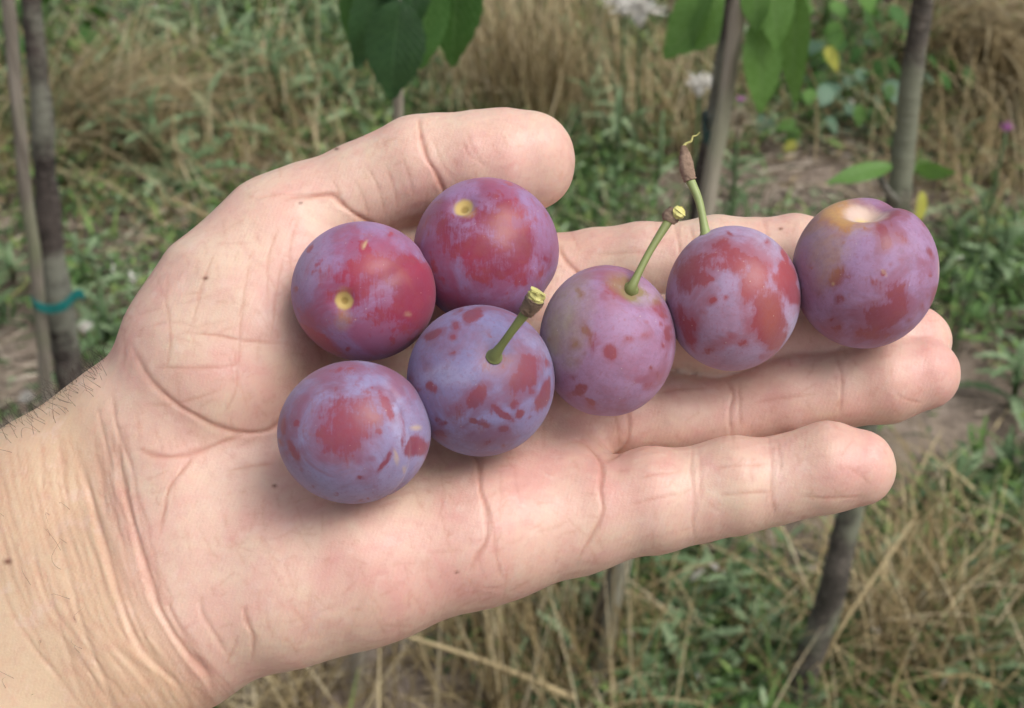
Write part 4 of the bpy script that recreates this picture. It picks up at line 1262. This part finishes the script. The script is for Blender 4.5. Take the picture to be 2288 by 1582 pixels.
P[2] = plum(1088, 563, 163, 164, PZ[2], (-.31, .56), 'red plum with yellow stem scar beside the thumb, topmost in the palm', RED1,
            [(.12, .1, 1.1, .85, -.3, .62), (.25, .0, .6, .5, 0, .6), (-.1, .5, .5, .25, .2, .6), (.3, .6, .5, .2, .0, .4), (.7, -.4, .2, .3, 0, .4), (-.2, -.6, .6, .3, 0, .3)],
            warm=[(-.31, .56, .14, .12, 0, .8), (.4, .35, .3, .2, .3, .06)], scar=.11, dimple=(.11, .15), seed=2, suture=(.6, -.2, .4, .035, .22))
P[3] = plum(791, 964, 173, 161, PZ[3], (.45, .7, 1), 'lilac plum with wiped red oval patch and side groove, lowest in the palm', BLU,
            [(.02, .22, .62, .5, .6, .62), (.12, .12, .3, .42, .3, .6), (.5, .38, .06, .3, .45, .9), (.86, -.2, .1, .22, -.3, 1), (.5, -.35, .04, .22, -.5, .9), (-.68, -.2, .06, .2, .5, .8),
             (-.85, .12, .08, .12, 0, .8), (-.64, .14, .04, .05, 0, .9), (.15, -.58, .04, .03, 0, .8), (-.3, -.88, .15, .06, .3, .6), (.72, .0, .05, .3, .1, .7), (.0, .85, .5, .1, 0, .5)],
            pale=[(.66, .15, .08, .5, .35, .6)], dimple=(.0, .3), seed=3, suture=(.72, -.6, .35, .035, .06), cork=[(.86, .08, .05, .03, 0, .7), (.62, -.3, .02, .1, .1, .6), (.7, -.5, .02, .06, 0, .5)])
P[4] = plum(1074, 853, 165, 168, PZ[4], (.19, .34), 'blue lilac plum with red patches and green stem ending in a woody knob, palm centre', DBL,
            [(.2, .32, .24, .24, 0, .62), (.58, .1, .2, .28, -.3, 1), (.86, -.2, .1, .25, -.3, 1), (-.08, .85, .14, .07, .4, 1), (-.3, .73, .07, .06, 0, .9), (-.62, .62, .16, .06, .4, .9), (-.34, .6, .05, .05, 0, .8),
             (-.05, -.1, .16, .14, .3, .75), (.3, -.38, .2, .06, -.7, .9), (.55, -.42, .08, .07, 0, .9), (.48, -.3, .08, .07, 0, .8), (-.55, -.05, .12, .1, 0, .7), (-.2, -.3, .3, .2, 0, .45), (.3, -.6, .1, .06, 0, .7), (-.3, -.6, .4, .2, 0, .35)],
            warm=[(.2, .3, .14, .14, 0, .25)], pale=[(-.45, .12, .4, .12, .2, .4), (.75, .45, .25, .3, 0, .3)], dimple=(.05, .2), seed=4)
P[5] = plum(1357, 760, 154, 170, PZ[5], (.36, .68), 'pink lilac plum with greenish left side and long green stem', PUR,
            [(.2, .72, .3, .14, -.2, .7), (-.05, -.1, .13, .14, .3, .85), (-.32, .0, .05, .2, .2, .7), (-.45, -.6, .12, .12, 0, .9), (.3, .75, .35, .08, -.3, .8), (.7, .45, .25, .12, -.8, .6), (-.28, .05, .12, .1, 0, .5), (-.3, -.78, .15, .06, -.4, .7), (.88, .1, .1, .2, 0, .6)],
            warm=[(-.75, .3, .35, .55, -.3, .85), (-.85, -.1, .25, .3, 0, .8), (.35, .7, .35, .12, -.35, .9)], dimple=(.14, .3), seed=5, suture=(.3, -.6, .7, .012, .15))
P[6] = plum(1637, 668, 149, 162, PZ[6], (-.42, .9), 'plum with orange red wiped patches and tall stem ending in a thread', ORG,
            [(-.25, .45, .6, .22, -.15, .75), (.2, .2, .2, .4, -.5, .9), (.42, -.3, .24, .5, .25, 1), (.68, .25, .2, .36, .1, 1), (.85, .05, .2, .15, -.5, 1), (-.7, .35, .25, .3, 0, .7), (-.75, -.45, .15, .4, .4, .7),
             (-.45, -.05, .06, .06, 0, .7), (.72, .6, .08, .1, .5, .9), (-.3, -.65, .3, .12, .2, .5), (-.3, .7, .2, .1, 0, .6)],
            warm=[(.45, -.3, .15, .35, .2, .3)], pale=[(.78, -.5, .2, .35, -.4, .9), (.5, .75, .3, .2, -.5, .6)], dimple=(.03, .15), seed=6)
P[7] = plum(1932, 606, 160, 170, PZ[7], (-.12, .88), 'largest looking plum with deep pale stem hollow on top, at the fingertips', TAN,
            [(-.38, .76, .34, .22, .3, .9), (-.02, .38, .12, .15, 0, .95), (.28, .42, .12, .1, 0, .5), (.05, -.6, .35, .2, .3, .95), (.25, -.35, .16, .3, .0, .8), (-.5, -.1, .18, .2, 0, .7), (.1, .72, .5, .12, .1, .75), (.85, -.35, .1, .2, -.5, .9),
             (.0, -.85, .4, .1, 0, .6), (.6, -.05, .12, .25, 0, .5), (-.1, -.2, .3, .15, 0, .4)],
            warm=[(-.4, .78, .35, .3, .3, 1.0), (-.75, .3, .3, .5, 0, .55)], scar=.3, dimple=(.34, .34), seed=7, suture=(.75, .5, -.3, .08, .22),
            cork=[(.9, -.0, .015, .12, 0, .8), (-.62, -.2, .012, .012, 0, 1), (0, -.05, .02, .02, 0, .6), (.03, -.1, .015, .02, 0, .6)])

def stem(n, path, radii, mat, knob, kr, cut, label=None):
    o, c, pole = P[n]
    o_inv = Matrix.Translation(Vector(c * .001))
    pts = np.array([pt(*q) for q in path]) - c
    Pp = smooth_path(pts, 18)
    rr = np.interp(np.linspace(0, 1, 18), np.linspace(0, 1, len(radii)), radii)
    V, F = tube(Pp, rr, 14)
    s = obj('stem', mesh('stem', V * .001, F, mat), o)
    kp = smooth_path(np.array([pt(*q) for q in knob]) - c, 26)
    kk = np.interp(np.linspace(0, 1, 26), np.linspace(0, 1, len(kr)), kr)
    kk = kk * (1 + 0.12 * (np.arange(26) % 2))
    V, F = tube(kp, kk, 14)
    V = V + rng.normal(size=V.shape) * .05
    obj('woody_end', mesh('woody_end', V * .001, F, KNOB), s)
    if cut:
        cp = smooth_path(np.array([pt(*q) for q in cut[0]]) - c, 8)
        V, F = tube(cp, np.interp(np.linspace(0, 1, 8), np.linspace(0, 1, len(cut[1])), cut[1]), 9)
        V = V + rng.normal(size=V.shape) * cut[2]
        obj('cut_end', mesh('cut_end', V * .001, F, CUT, smooth=False), s)

def zf(n, u, v, off):                       # depth of the front of plum n at the facing offset u, v
    return PZ[n] + 16.3 * math.sqrt(max(0, 1 - u * u - v * v)) + off
z4 = zf(4, .19, .34, -.8)
stem(4, [(1104, 797, z4 - .6), (1110, 787, z4 + .8), (1140, 745, z4 + 4), (1176, 697, z4 + 7)], [1.9, 1.3, .85, .88, 1.1], STEM_MAT,
     [(1174, 700, z4 + 7), (1190, 678, z4 + 8), (1196, 667, z4 + 8.6)], [1.4, 1.75, 1.85, 1.8], ([(1195, 668, z4 + 8.6), (1200, 660, z4 + 9), (1204, 652, z4 + 9.2)], [1.75, 1.8, 1.7], .16))
z5 = zf(5, .36, .68, -2.2)
stem(5, [(1408, 648, z5 - 1), (1413, 638, z5 + .5), (1450, 565, z5 - 1), (1496, 490, z5 - 3)], [1.9, 1.2, .82, .82, 1.05], STEM_MAT,
     [(1493, 496, z5 - 3), (1500, 482, z5 - 3), (1508, 468, z5 - 3)], [1.3, 1.9, 1.6, 1.2], ([(1510, 480, z5 - 2.4), (1518, 474, z5 - 1.4), (1524, 470, z5 - 1)], [1.0, 1.6, 1.2], .2))
z6 = zf(6, -.42, .88, -2)
stem(6, [(1577, 524, z6 - 2), (1575, 514, z6 - 2), (1562, 450, z6 - 3), (1541, 400, z6 - 4)], [1.5, 1.2, .85, .95, 1.1], STEM_MAT2,
     [(1542, 404, z6 - 4), (1535, 378, z6 - 4), (1531, 350, z6 - 4), (1526, 326, z6 - 4)], [1.35, 1.6, 1.3, .55], None)
o6 = [c for c in P[6][0].children][0]
V, F = tube((smooth_path([pt(1526, 330, z6 - 4), pt(1533, 321, z6 - 4), pt(1544, 316, z6 - 3.6), pt(1548, 305, z6 - 3.2), pt(1556, 303, z6 - 3), pt(1563, 296, z6 - 2.6)], 22) - P[6][1]) * .001,
            np.linspace(.0004, .00012, 22), 6)
obj('thread', mesh('thread', V, F, CUT), o6)
